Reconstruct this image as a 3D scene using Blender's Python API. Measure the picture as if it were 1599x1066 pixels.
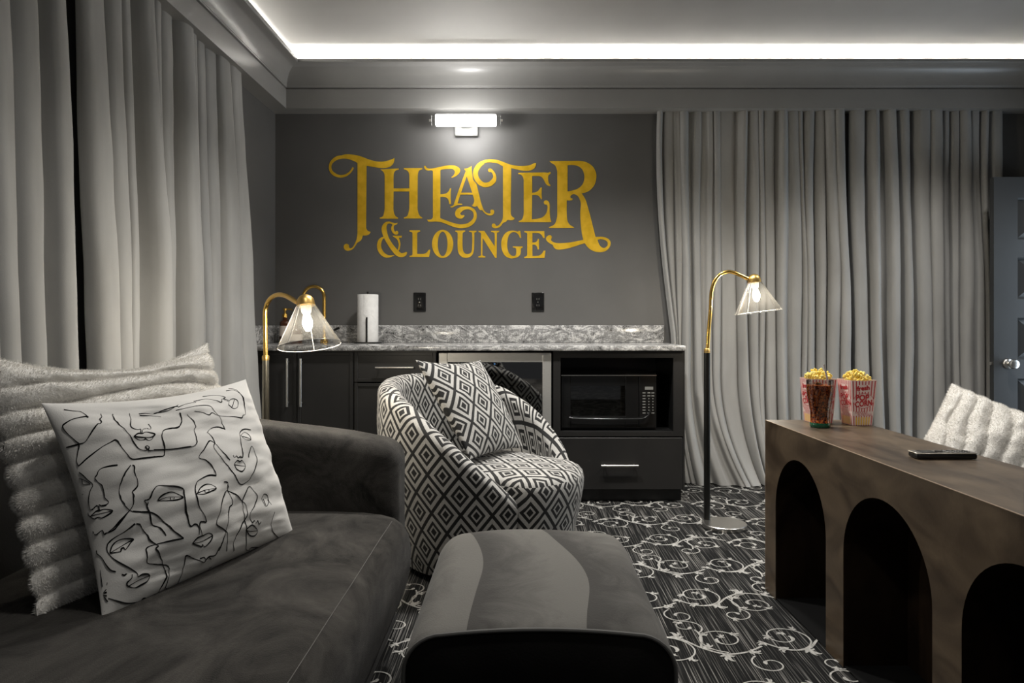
import bpy, bmesh, math, random
import numpy as np
from mathutils import Vector, Matrix, noise
from mathutils.geometry import tessellate_polygon

PI = math.pi
sc = bpy.context.scene
COL = sc.collection
for o in list(bpy.data.objects):
    bpy.data.objects.remove(o)

# ---------------------------------------------------------------- camera, world, light, exposure
CAMH, FPX = 1.08, 1130.0
cam_d = bpy.data.cameras.new('camera')
cam_d.sensor_width = 36.0
cam_d.lens = 36.0 * FPX / 1599.0
cam_d.shift_x = -13.5 / 1599.0
cam_d.shift_y = -33.0 / 1599.0
cam_d.clip_start = 0.05
cam = bpy.data.objects.new('camera', cam_d)
COL.objects.link(cam)
cam.location = (0, 0, CAMH)
cam.rotation_euler = (PI / 2, 0, 0)
sc.camera = cam

vs = sc.view_settings
vs.view_transform = 'Standard'
vs.look = 'None'
vs.gamma = 1.0
vs.use_curve_mapping = False
vs.exposure = 0.55

world = bpy.data.worlds.new('world')
sc.world = world
world.use_nodes = True
wb = world.node_tree.nodes['Background']
wb.inputs[0].default_value = (0.95, 0.97, 1.0, 1)
wb.inputs[1].default_value = 0.055


def area(name, loc, rot, sx, sy, power, color=(1, 1, 1), spread=PI):
    d = bpy.data.lights.new(name, 'AREA')
    d.shape = 'RECTANGLE'
    d.size, d.size_y = sx, sy
    d.energy = power
    d.color = color
    d.spread = spread
    o = bpy.data.objects.new(name, d)
    COL.objects.link(o)
    o.location = loc
    o.rotation_euler = rot
    return o


# LED tape lying on the crown ledge, aimed at the upper wall behind it
area('cove_led_back', (0.97, 4.70, 2.80), (math.radians(100), 0, 0), 5.2, 0.015, 17, (1.0, 0.98, 0.94), math.radians(110))
area('cove_led_left', (-1.46, 2.0, 2.80), (math.radians(100), 0, math.radians(90)), 5.6, 0.015, 17, (1.0, 0.98, 0.94), math.radians(110))
# daylight through the open doorway in the right wall
area('doorway_daylight', (3.95, 4.1, 0.95), (0, math.radians(90), 0), 1.7, 0.75, 15, (0.74, 0.87, 1.0))
# fill spots added under the ceiling to light the room, no fixture seen
for i, (lx, ly, w) in enumerate([(-0.15, 3.40, 150), (0.75, 3.40, 110), (2.5, 3.50, 100), (-0.45, 1.6, 42), (1.0, 1.6, 30), (2.4, 1.6, 24), (0.2, 0.2, 8), (1.8, 0.2, 10)]):
    d = bpy.data.lights.new('fill_spot', 'SPOT')
    d.energy = w
    d.spot_size = math.radians(125)
    d.spot_blend = 0.9
    d.shadow_soft_size = 0.08
    d.color = (1.0, 0.972, 0.93)
    o = bpy.data.objects.new('fill_spot', d)
    COL.objects.link(o)
    o.location = (lx, ly, 2.84)

# ---------------------------------------------------------------- materials
def nodes_of(m):
    return m.node_tree.nodes, m.node_tree.links


def new_mat(name, color=(0.5, 0.5, 0.5), rough=0.5, metal=0.0, sheen=0.0, spec=0.5, emit=None, emit_s=0.0, coat=0.0):
    m = bpy.data.materials.new(name)
    m.use_nodes = True
    b = m.node_tree.nodes['Principled BSDF']
    b.inputs['Base Color'].default_value = (*color, 1)
    b.inputs['Roughness'].default_value = rough
    b.inputs['Metallic'].default_value = metal
    b.inputs['Specular IOR Level'].default_value = spec
    if sheen:
        b.inputs['Sheen Weight'].default_value = sheen
        b.inputs['Sheen Roughness'].default_value = 0.4
    if coat:
        b.inputs['Coat Weight'].default_value = coat
    if emit:
        b.inputs['Emission Color'].default_value = (*emit, 1)
        b.inputs['Emission Strength'].default_value = emit_s
    return m


def add_noise_color(m, c1, c2, scale=8.0, detail=4.0, lo=0.35, hi=0.65, stretch=(1, 1, 1), bump=0.0, bump_scale=None, distort=0.0, coord='Object'):
    n, l = nodes_of(m)
    b = n['Principled BSDF']
    tc = n.new('ShaderNodeTexCoord')
    mp = n.new('ShaderNodeMapping')
    mp.inputs['Scale'].default_value = stretch
    l.new(tc.outputs[coord], mp.inputs[0])
    t = n.new('ShaderNodeTexNoise')
    t.inputs['Scale'].default_value = scale
    t.inputs['Detail'].default_value = detail
    t.inputs['Distortion'].default_value = distort
    l.new(mp.outputs[0], t.inputs['Vector'])
    r = n.new('ShaderNodeValToRGB')
    r.color_ramp.elements[0].position = lo
    r.color_ramp.elements[0].color = (*c1, 1)
    r.color_ramp.elements[1].position = hi
    r.color_ramp.elements[1].color = (*c2, 1)
    l.new(t.outputs[0], r.inputs[0])
    l.new(r.outputs[0], b.inputs['Base Color'])
    if bump:
        t2 = n.new('ShaderNodeTexNoise')
        t2.inputs['Scale'].default_value = bump_scale or scale * 4
        t2.inputs['Detail'].default_value = 3
        l.new(tc.outputs[coord], t2.inputs['Vector'])
        bp = n.new('ShaderNodeBump')
        bp.inputs['Strength'].default_value = bump
        bp.inputs['Distance'].default_value = 0.004
        l.new(t2.outputs[0], bp.inputs['Height'])
        l.new(bp.outputs[0], b.inputs['Normal'])
    return m


M = {}
M['wall'] = add_noise_color(new_mat('dark_grey_wall_paint', rough=0.5), (0.098, 0.096, 0.092), (0.110, 0.107, 0.103), 3, bump=0.05, bump_scale=180)
M['ceiling'] = add_noise_color(new_mat('ceiling_paint', rough=0.7), (0.34, 0.333, 0.315), (0.37, 0.363, 0.345), 2)
M['cove_wall'] = add_noise_color(new_mat('white_cove_paint', rough=0.7), (0.75, 0.74, 0.72), (0.8, 0.79, 0.77), 2)
M['trim'] = add_noise_color(new_mat('grey_trim_paint', rough=0.32), (0.26, 0.255, 0.245), (0.28, 0.275, 0.265), 4)
M['curtain'] = add_noise_color(new_mat('grey_velvet_curtain', rough=0.8, sheen=0.10, spec=0.2), (0.29, 0.285, 0.272), (0.36, 0.355, 0.340), 5, stretch=(1, 1, 0.3), bump=0.08, bump_scale=300)
M['door'] = add_noise_color(new_mat('slate_door_paint', rough=0.4), (0.036, 0.037, 0.038), (0.040, 0.042, 0.043), 3)
M['cabinet'] = add_noise_color(new_mat('black_cabinet_paint', rough=0.36, spec=0.35), (0.016, 0.0155, 0.015), (0.021, 0.020, 0.019), 3)
M['void'] = new_mat('cabinet_interior_black', (0.008, 0.008, 0.008), 0.35)
M['chrome'] = new_mat('brushed_nickel', (0.72, 0.70, 0.66), 0.28, 1.0)
M['steel'] = add_noise_color(new_mat('brushed_stainless', rough=0.4, metal=0.75), (0.56, 0.55, 0.52), (0.66, 0.65, 0.62), 40, stretch=(1, 1, 30))
M['brass'] = new_mat('polished_brass', (0.83, 0.52, 0.13), 0.22, 1.0)
M['brass_soft'] = new_mat('satin_brass', (0.66, 0.43, 0.14), 0.38, 1.0)
M['pole'] = new_mat('black_pole_metal', (0.03, 0.03, 0.028), 0.3, 0.8)
M['pole_nickel'] = new_mat('dark_nickel_pole', (0.30, 0.28, 0.23), 0.3, 1.0)
M['black_gloss'] = new_mat('black_gloss_plastic', (0.008, 0.008, 0.008), 0.12)
M['black_glass'] = new_mat('black_glass', (0.006, 0.006, 0.006), 0.04, coat=0.5)
M['white_plastic'] = new_mat('white_plastic', (0.75, 0.75, 0.73), 0.4)
M['paper'] = add_noise_color(new_mat('paper_towel', rough=0.9), (0.78, 0.77, 0.75), (0.86, 0.85, 0.83), 30, bump=0.3, bump_scale=120)
M['gold'] = add_noise_color(new_mat('gold_vinyl', rough=0.35, metal=0.15), (0.66, 0.39, 0.010), (0.80, 0.49, 0.028), 14, lo=0.4, hi=0.6)
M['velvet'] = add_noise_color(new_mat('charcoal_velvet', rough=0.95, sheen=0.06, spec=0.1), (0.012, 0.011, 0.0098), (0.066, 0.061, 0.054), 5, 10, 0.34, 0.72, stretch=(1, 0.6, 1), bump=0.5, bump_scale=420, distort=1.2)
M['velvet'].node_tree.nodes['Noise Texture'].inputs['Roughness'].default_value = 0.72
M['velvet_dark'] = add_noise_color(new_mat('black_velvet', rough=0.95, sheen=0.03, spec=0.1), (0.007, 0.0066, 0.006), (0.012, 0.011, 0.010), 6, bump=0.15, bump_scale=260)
M['piping'] = new_mat('grey_piping', (0.10, 0.097, 0.09), 0.8)
M['seam'] = new_mat('grey_seam_thread', (0.075, 0.07, 0.064), 0.8)
M['fur'] = add_noise_color(new_mat('cream_faux_fur', rough=0.95, sheen=0.3), (0.66, 0.635, 0.59), (0.76, 0.735, 0.69), 12, bump=0.5, bump_scale=150)
M['fur_hair'] = new_mat('cream_fur_pile', (0.80, 0.775, 0.73), 0.9, sheen=0.2)
M['linen'] = add_noise_color(new_mat('white_pillow_cotton', rough=0.85), (0.53, 0.515, 0.485), (0.58, 0.565, 0.535), 4, bump=0.12, bump_scale=400)
M['ink'] = new_mat('black_print_ink', (0.007, 0.007, 0.007), 0.9, spec=0.05)
M['wood'] = add_noise_color(new_mat('stained_mango_wood', rough=0.36, spec=0.35), (0.034, 0.022, 0.013), (0.112, 0.080, 0.050), 3.0, 12, 0.32, 0.74, stretch=(2.2, 0.9, 1.9), bump=0.06, bump_scale=90, distort=2.0)
M['white_scroll'] = add_noise_color(new_mat('carpet_scroll_yarn', rough=0.98, spec=0.05), (0.22, 0.215, 0.20), (0.42, 0.41, 0.385), 140, lo=0.3, hi=0.7, stretch=(1, 0.25, 1))
M['red'] = new_mat('red_print', (0.52, 0.025, 0.03), 0.5)
M['yellow_print'] = new_mat('yellow_print', (0.85, 0.50, 0.10), 0.5)
M['box_card'] = new_mat('pale_pink_card', (0.80, 0.62, 0.56), 0.6)
M['popcorn'] = add_noise_color(new_mat('buttered_popcorn', rough=0.8), (0.82, 0.60, 0.08), (0.90, 0.74, 0.26), 60)
M['amber'] = new_mat('amber_bottle_glass', (0.06, 0.018, 0.006), 0.08, coat=0.5)
M['label'] = new_mat('pale_label', (0.62, 0.55, 0.49), 0.7)
M['led_blue'] = new_mat('blue_led', (0.1, 0.3, 0.9), 0.4, emit=(0.2, 0.5, 1.0), emit_s=4)
M['diffuser'] = new_mat('lit_diffuser', (0.9, 0.9, 0.9), 0.5, emit=(1.0, 0.985, 0.96), emit_s=4.0)
M['bulb'] = new_mat('lit_bulb', (1, 1, 1), 0.3, emit=(1.0, 0.93, 0.80), emit_s=30)
M['key_grey'] = new_mat('keypad_grey', (0.16, 0.16, 0.15), 0.5)
M['remote_top'] = new_mat('remote_face', (0.10, 0.092, 0.08), 0.35)
M['remote_rim'] = new_mat('remote_rim', (0.42, 0.38, 0.32), 0.3, 0.5)
M['reflection_film'] = add_noise_color(new_mat('microwave_reflection_film', rough=0.35), (0.09, 0.09, 0.087), (0.50, 0.50, 0.48), 16, 6, 0.42, 0.72, stretch=(1.0, 1, 5), distort=1.2)
M['can'] = new_mat('fill_trim_white', (0.6, 0.6, 0.58), 0.5)
M['straw'] = new_mat('grey_straw', (0.40, 0.38, 0.35), 0.5)


def glass_mat(name, tint, gloss=0.03, refl=0.5, dens=0.0, haze=0.0):
    m = bpy.data.materials.new(name)
    m.use_nodes = True
    n, l = nodes_of(m)
    n.clear()
    out = n.new('ShaderNodeOutputMaterial')
    mix = n.new('ShaderNodeMixShader')
    tr = n.new('ShaderNodeBsdfTransparent')
    tr.inputs[0].default_value = (*tint, 1)
    gl = n.new('ShaderNodeBsdfGlossy')
    gl.inputs['Roughness'].default_value = gloss
    lw = n.new('ShaderNodeLayerWeight')
    lw.inputs['Blend'].default_value = refl
    mt = n.new('ShaderNodeMath')
    mt.operation = 'MULTIPLY_ADD'
    mt.inputs[1].default_value = 0.8
    mt.inputs[2].default_value = dens
    mt.use_clamp = True
    l.new(lw.outputs['Fresnel'], mt.inputs[0])
    l.new(mt.outputs[0], mix.inputs[0])
    l.new(tr.outputs[0], mix.inputs[1])
    l.new(gl.outputs[0], mix.inputs[2])
    if haze:
        tl = n.new('ShaderNodeBsdfTranslucent')
        tl.inputs[0].default_value = (0.9, 0.88, 0.84, 1)
        m2 = n.new('ShaderNodeMixShader')
        m2.inputs[0].default_value = haze
        l.new(mix.outputs[0], m2.inputs[1])
        l.new(tl.outputs[0], m2.inputs[2])
        l.new(m2.outputs[0], out.inputs[0])
    else:
        l.new(mix.outputs[0], out.inputs[0])
    return m


M['glass'] = glass_mat('clear_glass', (0.94, 0.94, 0.93), refl=0.18, dens=0.01, haze=0.007)
M['rim_glass'] = new_mat('glass_edge', (0.36, 0.35, 0.33), 0.15, spec=0.6)
M['mount'] = new_mat('dark_nickel_mount', (0.22, 0.22, 0.21), 0.45, 0.6)
M['wood_dark'] = add_noise_color(new_mat('dark_wood_interior', rough=0.8, spec=0.06), (0.010, 0.006, 0.004), (0.024, 0.015, 0.009), 3, 8, stretch=(2, 2, 0.8), distort=1.5)
M['wood_edge'] = new_mat('highlight_wood_edge', (0.26, 0.19, 0.13), 0.4)  # lighter tone for the highlight drawn along the console edges
M['tumbler'] = glass_mat('tumbler_glass', (0.96, 0.97, 0.96), refl=0.35, dens=0.02)
M['green_glass'] = new_mat('green_glass_base', (0.01, 0.085, 0.04), 0.08, coat=0.5)
M['fridge_glass'] = glass_mat('tinted_fridge_glass', (0.25, 0.25, 0.25), refl=0.55, dens=0.10)
M['micro_glass'] = glass_mat('tinted_microwave_glass', (0.55, 0.55, 0.54), refl=0.4, dens=0.06)


def cola_mat():
    m = new_mat('cola_with_ice', rough=0.1, coat=0.4)
    n, l = nodes_of(m)
    b = n['Principled BSDF']
    tc = n.new('ShaderNodeTexCoord')
    v = n.new('ShaderNodeTexNoise')
    v.inputs['Scale'].default_value = 62
    v.inputs['Detail'].default_value = 5
    v.inputs['Roughness'].default_value = 0.65
    v.inputs['Distortion'].default_value = 2.2
    l.new(tc.outputs['Object'], v.inputs['Vector'])
    r = n.new('ShaderNodeValToRGB')
    e = r.color_ramp.elements
    e[0].position = 0.42
    e[0].color = (0.050, 0.007, 0.002, 1)
    e[1].position = 0.70
    e[1].color = (0.95, 0.50, 0.16, 1)
    for p_, c_ in [(0.50, (0.34, 0.055, 0.010, 1)), (0.59, (0.62, 0.17, 0.03, 1))]:
        x = e.new(p_)
        x.color = c_
    l.new(v.outputs[0], r.inputs[0])
    l.new(r.outputs[0], b.inputs['Base Color'])
    return m


M['cola'] = cola_mat()


def granite():
    m = new_mat('grey_granite', rough=0.16)
    n, l = nodes_of(m)
    b = n['Principled BSDF']
    tc = n.new('ShaderNodeTexCoord')
    mp = n.new('ShaderNodeMapping')
    mp.inputs['Rotation'].default_value = (0.3, 0.5, 0.5)
    mp.inputs['Scale'].default_value = (1.0, 1.0, 1.8)
    l.new(tc.outputs['Object'], mp.inputs[0])
    w = n.new('ShaderNodeTexNoise')
    w.inputs['Scale'].default_value = 7.5
    w.inputs['Detail'].default_value = 9
    w.inputs['Roughness'].default_value = 0.68
    w.inputs['Distortion'].default_value = 2.6
    l.new(mp.outputs[0], w.inputs['Vector'])
    t = n.new('ShaderNodeTexNoise')
    t.inputs['Scale'].default_value = 150
    t.inputs['Detail'].default_value = 3
    l.new(tc.outputs['Object'], t.inputs['Vector'])
    mx = n.new('ShaderNodeMath')
    mx.operation = 'MULTIPLY_ADD'
    mx.inputs[1].default_value = 0.42
    l.new(t.outputs[0], mx.inputs[0])
    l.new(w.outputs[0], mx.inputs[2])
    r = n.new('ShaderNodeValToRGB')
    e = r.color_ramp.elements
    e[0].position = 0.50
    e[0].color = (0.02, 0.02, 0.021, 1)
    e[1].position = 0.86
    e[1].color = (0.62, 0.61, 0.59, 1)
    for p, c in [(0.58, 0.09), (0.65, 0.30), (0.69, 0.15), (0.75, 0.42)]:
        x = e.new(p)
        x.color = (c, c * 0.99, c * 0.97, 1)
    l.new(mx.outputs[0], r.inputs[0])
    l.new(r.outputs[0], b.inputs['Base Color'])
    return m


M['granite'] = granite()


def carpet_mat():
    m = new_mat('black_streaked_carpet', rough=0.98, spec=0.1)
    n, l = nodes_of(m)
    b = n['Principled BSDF']
    tc = n.new('ShaderNodeTexCoord')
    mp = n.new('ShaderNodeMapping')
    mp.inputs['Scale'].default_value = (250, 2.6, 1)
    l.new(tc.outputs['Object'], mp.inputs[0])
    t = n.new('ShaderNodeTexNoise')
    t.inputs['Scale'].default_value = 1.0
    t.inputs['Detail'].default_value = 2
    l.new(mp.outputs[0], t.inputs['Vector'])
    r = n.new('ShaderNodeValToRGB')
    e = r.color_ramp.elements
    e[0].position = 0.53
    e[0].color = (0.008, 0.008, 0.008, 1)
    e[1].position = 0.76
    e[1].color = (0.24, 0.23, 0.215, 1)
    l.new(t.outputs[0], r.inputs[0])
    l.new(r.outputs[0], b.inputs['Base Color'])
    return m


M['carpet'] = carpet_mat()


def diamond_mat():
    m = new_mat('black_white_diamond_weave', rough=0.9, sheen=0.1)
    n, l = nodes_of(m)
    b = n['Principled BSDF']
    tc = n.new('ShaderNodeTexCoord')
    mp = n.new('ShaderNodeMapping')
    l.new(tc.outputs['UV'], mp.inputs[0])
    sp = n.new('ShaderNodeSeparateXYZ')
    l.new(mp.outputs[0], sp.inputs[0])

    def tri(sock):
        a = n.new('ShaderNodeMath')
        a.operation = 'FRACT'
        l.new(sock, a.inputs[0])
        s = n.new('ShaderNodeMath')
        s.operation = 'SUBTRACT'
        l.new(a.outputs[0], s.inputs[0])
        s.inputs[1].default_value = 0.5
        ab = n.new('ShaderNodeMath')
        ab.operation = 'ABSOLUTE'
        l.new(s.outputs[0], ab.inputs[0])
        return ab.outputs[0]
    ad = n.new('ShaderNodeMath')
    ad.operation = 'ADD'
    l.new(tri(sp.outputs[0]), ad.inputs[0])
    l.new(tri(sp.outputs[1]), ad.inputs[1])
    # d in 0..1 ; fold about 0.5 so the cells nest corner to corner
    s = n.new('ShaderNodeMath')
    s.operation = 'SUBTRACT'
    l.new(ad.outputs[0], s.inputs[0])
    s.inputs[1].default_value = 0.5
    ab = n.new('ShaderNodeMath')
    ab.operation = 'ABSOLUTE'
    l.new(s.outputs[0], ab.inputs[0])       # 0 on lattice lines, 0.5 at cell centres
    r = n.new('ShaderNodeValToRGB')
    r.color_ramp.interpolation = 'CONSTANT'
    e = r.color_ramp.elements
    K = (0.011, 0.0105, 0.010, 1)
    Wt = (0.47, 0.455, 0.425, 1)
    e[0].position = 0.0
    e[0].color = K
    e[1].position = 0.065
    e[1].color = Wt
    for p, c in [(0.205, K), (0.315, Wt), (0.385, K)]:
        x = e.new(p)
        x.color = c
    l.new(ab.outputs[0], r.inputs[0])
    nz = n.new('ShaderNodeTexNoise')
    nz.inputs['Scale'].default_value = 260
    l.new(tc.outputs['Object'], nz.inputs['Vector'])
    mx = n.new('ShaderNodeMix')
    mx.data_type = 'RGBA'
    mx.blend_type = 'MULTIPLY'
    mx.inputs[0].default_value = 0.55
    l.new(r.outputs[0], mx.inputs[6])
    rr = n.new('ShaderNodeValToRGB')
    rr.color_ramp.elements[0].position = 0.3
    rr.color_ramp.elements[0].color = (0.45, 0.45, 0.45, 1)
    rr.color_ramp.elements[1].position = 0.7
    l.new(nz.outputs[0], rr.inputs[0])
    l.new(rr.outputs[0], mx.inputs[7])
    l.new(mx.outputs[2], b.inputs['Base Color'])
    bp = n.new('ShaderNodeBump')
    bp.inputs['Strength'].default_value = 0.35
    bp.inputs['Distance'].default_value = 0.003
    l.new(nz.outputs[0], bp.inputs['Height'])
    l.new(bp.outputs[0], b.inputs['Normal'])
    return m


M['diamond'] = diamond_mat()


def ottoman_mat():
    m = new_mat('brushed_grey_velvet', rough=0.95, sheen=0.08, spec=0.15)
    n, l = nodes_of(m)
    b = n['Principled BSDF']
    tc = n.new('ShaderNodeTexCoord')
    mp = n.new('ShaderNodeMapping')
    mp.inputs['Location'].default_value = (0.1, 0.25, 0)
    mp.inputs['Scale'].default_value = (1.0, 0.75, 0.6)
    l.new(tc.outputs['Object'], mp.inputs[0])
    w = n.new('ShaderNodeTexWave')
    w.wave_profile = 'SAW'
    w.inputs['Scale'].default_value = 1.35
    w.inputs['Distortion'].default_value = 7.5
    w.inputs['Detail'].default_value = 0.6
    w.inputs['Detail Scale'].default_value = 0.9
    w.inputs['Phase Offset'].default_value = 1.5
    l.new(mp.outputs[0], w.inputs['Vector'])
    t = n.new('ShaderNodeTexNoise')
    t.inputs['Scale'].default_value = 7
    t.inputs['Detail'].default_value = 9
    t.inputs['Roughness'].default_value = 0.7
    t.inputs['Distortion'].default_value = 1.5
    l.new(tc.outputs['Object'], t.inputs['Vector'])
    mx = n.new('ShaderNodeMath')
    mx.operation = 'MULTIPLY_ADD'
    mx.inputs[1].default_value = 1.1
    l.new(t.outputs[0], mx.inputs[0])
    l.new(w.outputs[1], mx.inputs[2])
    r = n.new('ShaderNodeValToRGB')
    e = r.color_ramp.elements
    e[0].position = 0.42
    e[0].color = (0.040, 0.038, 0.035, 1)
    e[1].position = 0.86
    e[1].color = (0.108, 0.103, 0.094, 1)
    mr = n.new('ShaderNodeMath')
    mr.operation = 'MULTIPLY'
    mr.inputs[1].default_value = 0.66
    l.new(mx.outputs[0], mr.inputs[0])
    l.new(mr.outputs[0], r.inputs[0])
    l.new(r.outputs[0], b.inputs['Base Color'])
    t2 = n.new('ShaderNodeTexNoise')
    t2.inputs['Scale'].default_value = 280
    l.new(tc.outputs['Object'], t2.inputs['Vector'])
    bp = n.new('ShaderNodeBump')
    bp.inputs['Strength'].default_value = 0.25
    bp.inputs['Distance'].default_value = 0.003
    l.new(t2.outputs[0], bp.inputs['Height'])
    l.new(bp.outputs[0], b.inputs['Normal'])
    return m


M['ottoman'] = ottoman_mat()

# ---------------------------------------------------------------- mesh helpers
class MB:
    def __init__(self):
        self.v, self.f, self.uv = [], [], {}

    def add(self, vs_, fs, uvs=None):
        k = len(self.v)
        self.v += [tuple(map(float, p)) for p in vs_]
        for i, f in enumerate(fs):
            if uvs is not None:
                self.uv[len(self.f)] = uvs[i]
            self.f.append(tuple(k + j for j in f))
        return self

    def box(self, x0, x1, y0, y1, z0, z1, bev=0.0, seg=2):
        bm = bmesh.new()
        bmesh.ops.create_cube(bm, size=1)
        for v in bm.verts:
            v.co = Vector(((x0 + x1) / 2 + v.co.x * (x1 - x0), (y0 + y1) / 2 + v.co.y * (y1 - y0), (z0 + z1) / 2 + v.co.z * (z1 - z0)))
        if bev > 0:
            bmesh.ops.bevel(bm, geom=bm.edges[:], offset=bev, segments=seg, affect='EDGES', profile=0.5)
        self.from_bm(bm)
        return self

    def from_bm(self, bm):
        bm.verts.index_update()
        self.add([v.co[:] for v in bm.verts], [[v.index for v in f.verts] for f in bm.faces])
        bm.free()

    def tube(self, pts, r, n=12, cap=True):
        pts = [Vector(p) for p in pts]
        rs = r if isinstance(r, (list, tuple)) else [r] * len(pts)
        vs_, fs = [], []
        ref = None
        for i, p in enumerate(pts):
            t = (pts[min(i + 1, len(pts) - 1)] - pts[max(i - 1, 0)]).normalized()
            if ref is None:
                ref = t.cross(Vector((0, 0, 1)))
                if ref.length < 0.01:
                    ref = Vector((1, 0, 0))
                ref.normalize()
            a = (ref - t * ref.dot(t)).normalized()
            ref = a
            b = t.cross(a)
            for k in range(n):
                an = 2 * PI * k / n
                vs_.append(p + a * math.cos(an) * rs[i] + b * math.sin(an) * rs[i])
        for i in range(len(pts) - 1):
            for k in range(n):
                fs.append([i * n + k, i * n + (k + 1) % n, (i + 1) * n + (k + 1) % n, (i + 1) * n + k])
        if cap:
            fs.append(list(range(n))[::-1])
            fs.append([(len(pts) - 1) * n + k for k in range(n)])
        return self.add(vs_, fs)

    def lathe(self, prof, n=32, axis=None, origin=(0, 0, 0), cap=True):
        """prof: (radius, height) pairs; axis: unit vector of the height direction."""
        ax = Vector(axis or (0, 0, 1)).normalized()
        a = ax.cross(Vector((0, 1, 0)))
        if a.length < 0.05:
            a = ax.cross(Vector((1, 0, 0)))
        a.normalize()
        b = ax.cross(a)
        o = Vector(origin)
        vs_, fs = [], []
        for (r, h) in prof:
            for k in range(n):
                an = 2 * PI * k / n
                vs_.append(o + ax * h + a * math.cos(an) * r + b * math.sin(an) * r)
        for i in range(len(prof) - 1):
            for k in range(n):
                fs.append([i * n + k, i * n + (k + 1) % n, (i + 1) * n + (k + 1) % n, (i + 1) * n + k])
        if cap:
            fs.append(list(range(n))[::-1])
            fs.append([(len(prof) - 1) * n + k for k in range(n)])
        return self.add(vs_, fs)

    def grid(self, fn, nu, nv, close_u=False, uvfn=None):
        vs_, fs, uvs = [], [], []
        for j in range(nv + 1):
            for i in range(nu + (0 if close_u else 1)):
                vs_.append(fn(i / nu, j / nv))
        w = nu if close_u else nu + 1
        for j in range(nv):
            for i in range(nu):
                i2 = (i + 1) % w
                fs.append([j * w + i, j * w + i2, (j + 1) * w + i2, (j + 1) * w + i])
                if uvfn:
                    uvs.append([uvfn(i / nu, j / nv), uvfn((i + 1) / nu, j / nv), uvfn((i + 1) / nu, (j + 1) / nv), uvfn(i / nu, (j + 1) / nv)])
        return self.add(vs_, fs, uvs if uvfn else None)

    def sphere(self, c, r, n=10, m=6, squash=(1, 1, 1)):
        c = Vector(c)
        vs_, fs = [c + Vector((0, 0, r * squash[2]))], []
        for j in range(1, m):
            th = PI * j / m
            for k in range(n):
                an = 2 * PI * k / n
                vs_.append(c + Vector((r * squash[0] * math.sin(th) * math.cos(an), r * squash[1] * math.sin(th) * math.sin(an), r * squash[2] * math.cos(th))))
        vs_.append(c - Vector((0, 0, r * squash[2])))
        for k in range(n):
            fs.append([0, 1 + k, 1 + (k + 1) % n])
        for j in range(m - 2):
            for k in range(n):
                fs.append([1 + j * n + k, 1 + (j + 1) * n + k, 1 + (j + 1) * n + (k + 1) % n, 1 + j * n + (k + 1) % n])
        L = len(vs_) - 1
        for k in range(n):
            fs.append([L, 1 + (m - 2) * n + (k + 1) % n, 1 + (m - 2) * n + k])
        return self.add(vs_, fs)

    def xf(self, fn):
        self.v = [tuple(fn(Vector(p))) for p in self.v]
        return self


def world_of(o):
    p = Vector(o.location)
    while o.parent:
        o = o.parent
        p = p + Vector(o.location)
    return p


def build(name, mb, mat, parent=None, smooth=True, angle=40, base=None, merge=False, kind=None, label=None):
    off = world_of(parent) if parent else Vector((0, 0, 0))
    loc = Vector((0, 0, 0))
    if parent is None:
        if base is None:
            a = np.array(mb.v)
            base = ((a[:, 0].min() + a[:, 0].max()) / 2, (a[:, 1].min() + a[:, 1].max()) / 2, a[:, 2].min())
        loc = Vector(base)
        off = loc
    me = bpy.data.meshes.new(name)
    V = np.array(mb.v, dtype=float) - np.array(off[:])
    me.from_pydata(V.tolist(), [], mb.f)
    if mb.uv:
        ul = me.uv_layers.new(name='UVMap')
        for pi, p in enumerate(me.polygons):
            if pi in mb.uv:
                for q, li in enumerate(p.loop_indices):
                    ul.data[li].uv = mb.uv[pi][q]
    bm = bmesh.new()
    bm.from_mesh(me)
    if merge:
        bmesh.ops.remove_doubles(bm, verts=bm.verts[:], dist=1e-5)
    bmesh.ops.recalc_face_normals(bm, faces=bm.faces[:])
    if smooth:
        ca = math.radians(angle)
        for e in bm.edges:
            e.smooth = e.is_manifold and e.calc_face_angle(0) < ca
        for f in bm.faces:
            f.smooth = True
    bm.to_mesh(me)
    bm.free()
    o = bpy.data.objects.new(name, me)
    COL.objects.link(o)
    o.location = loc
    if mat is not None:
        me.materials.append(M[mat] if isinstance(mat, str) else mat)
    if parent:
        o.parent = parent
    if kind:
        o['kind'] = kind
    if label:
        o['label'] = label
    return o


def tag(o, label, cat, group=None):
    o['label'] = label
    o['category'] = cat
    if group:
        o['group'] = group
    return o


def thing(name, loc, label, cat, group=None):
    o = bpy.data.objects.new(name, None)
    o.empty_display_size = 0.1
    COL.objects.link(o)
    o.location = loc
    return tag(o, label, cat, group)


def struct(name, mb, mat, **k):
    o = build(name, mb, mat, **k)
    if o.parent is None:
        o['kind'] = 'structure'
    return o


def catmull(pts, n=8, closed=False):
    P = [np.array(p, float) for p in pts]
    out = []
    N = len(P)
    for i in range(N - 1):
        p0, p1, p2, p3 = P[max(i - 1, 0)], P[i], P[i + 1], P[min(i + 2, N - 1)]
        for k in range(n):
            t = k / n
            out.append(0.5 * ((2 * p1) + (-p0 + p2) * t + (2 * p0 - 5 * p1 + 4 * p2 - p3) * t * t + (-p0 + 3 * p1 - 3 * p2 + p3) * t ** 3))
    out.append(P[-1])
    return out


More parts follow.
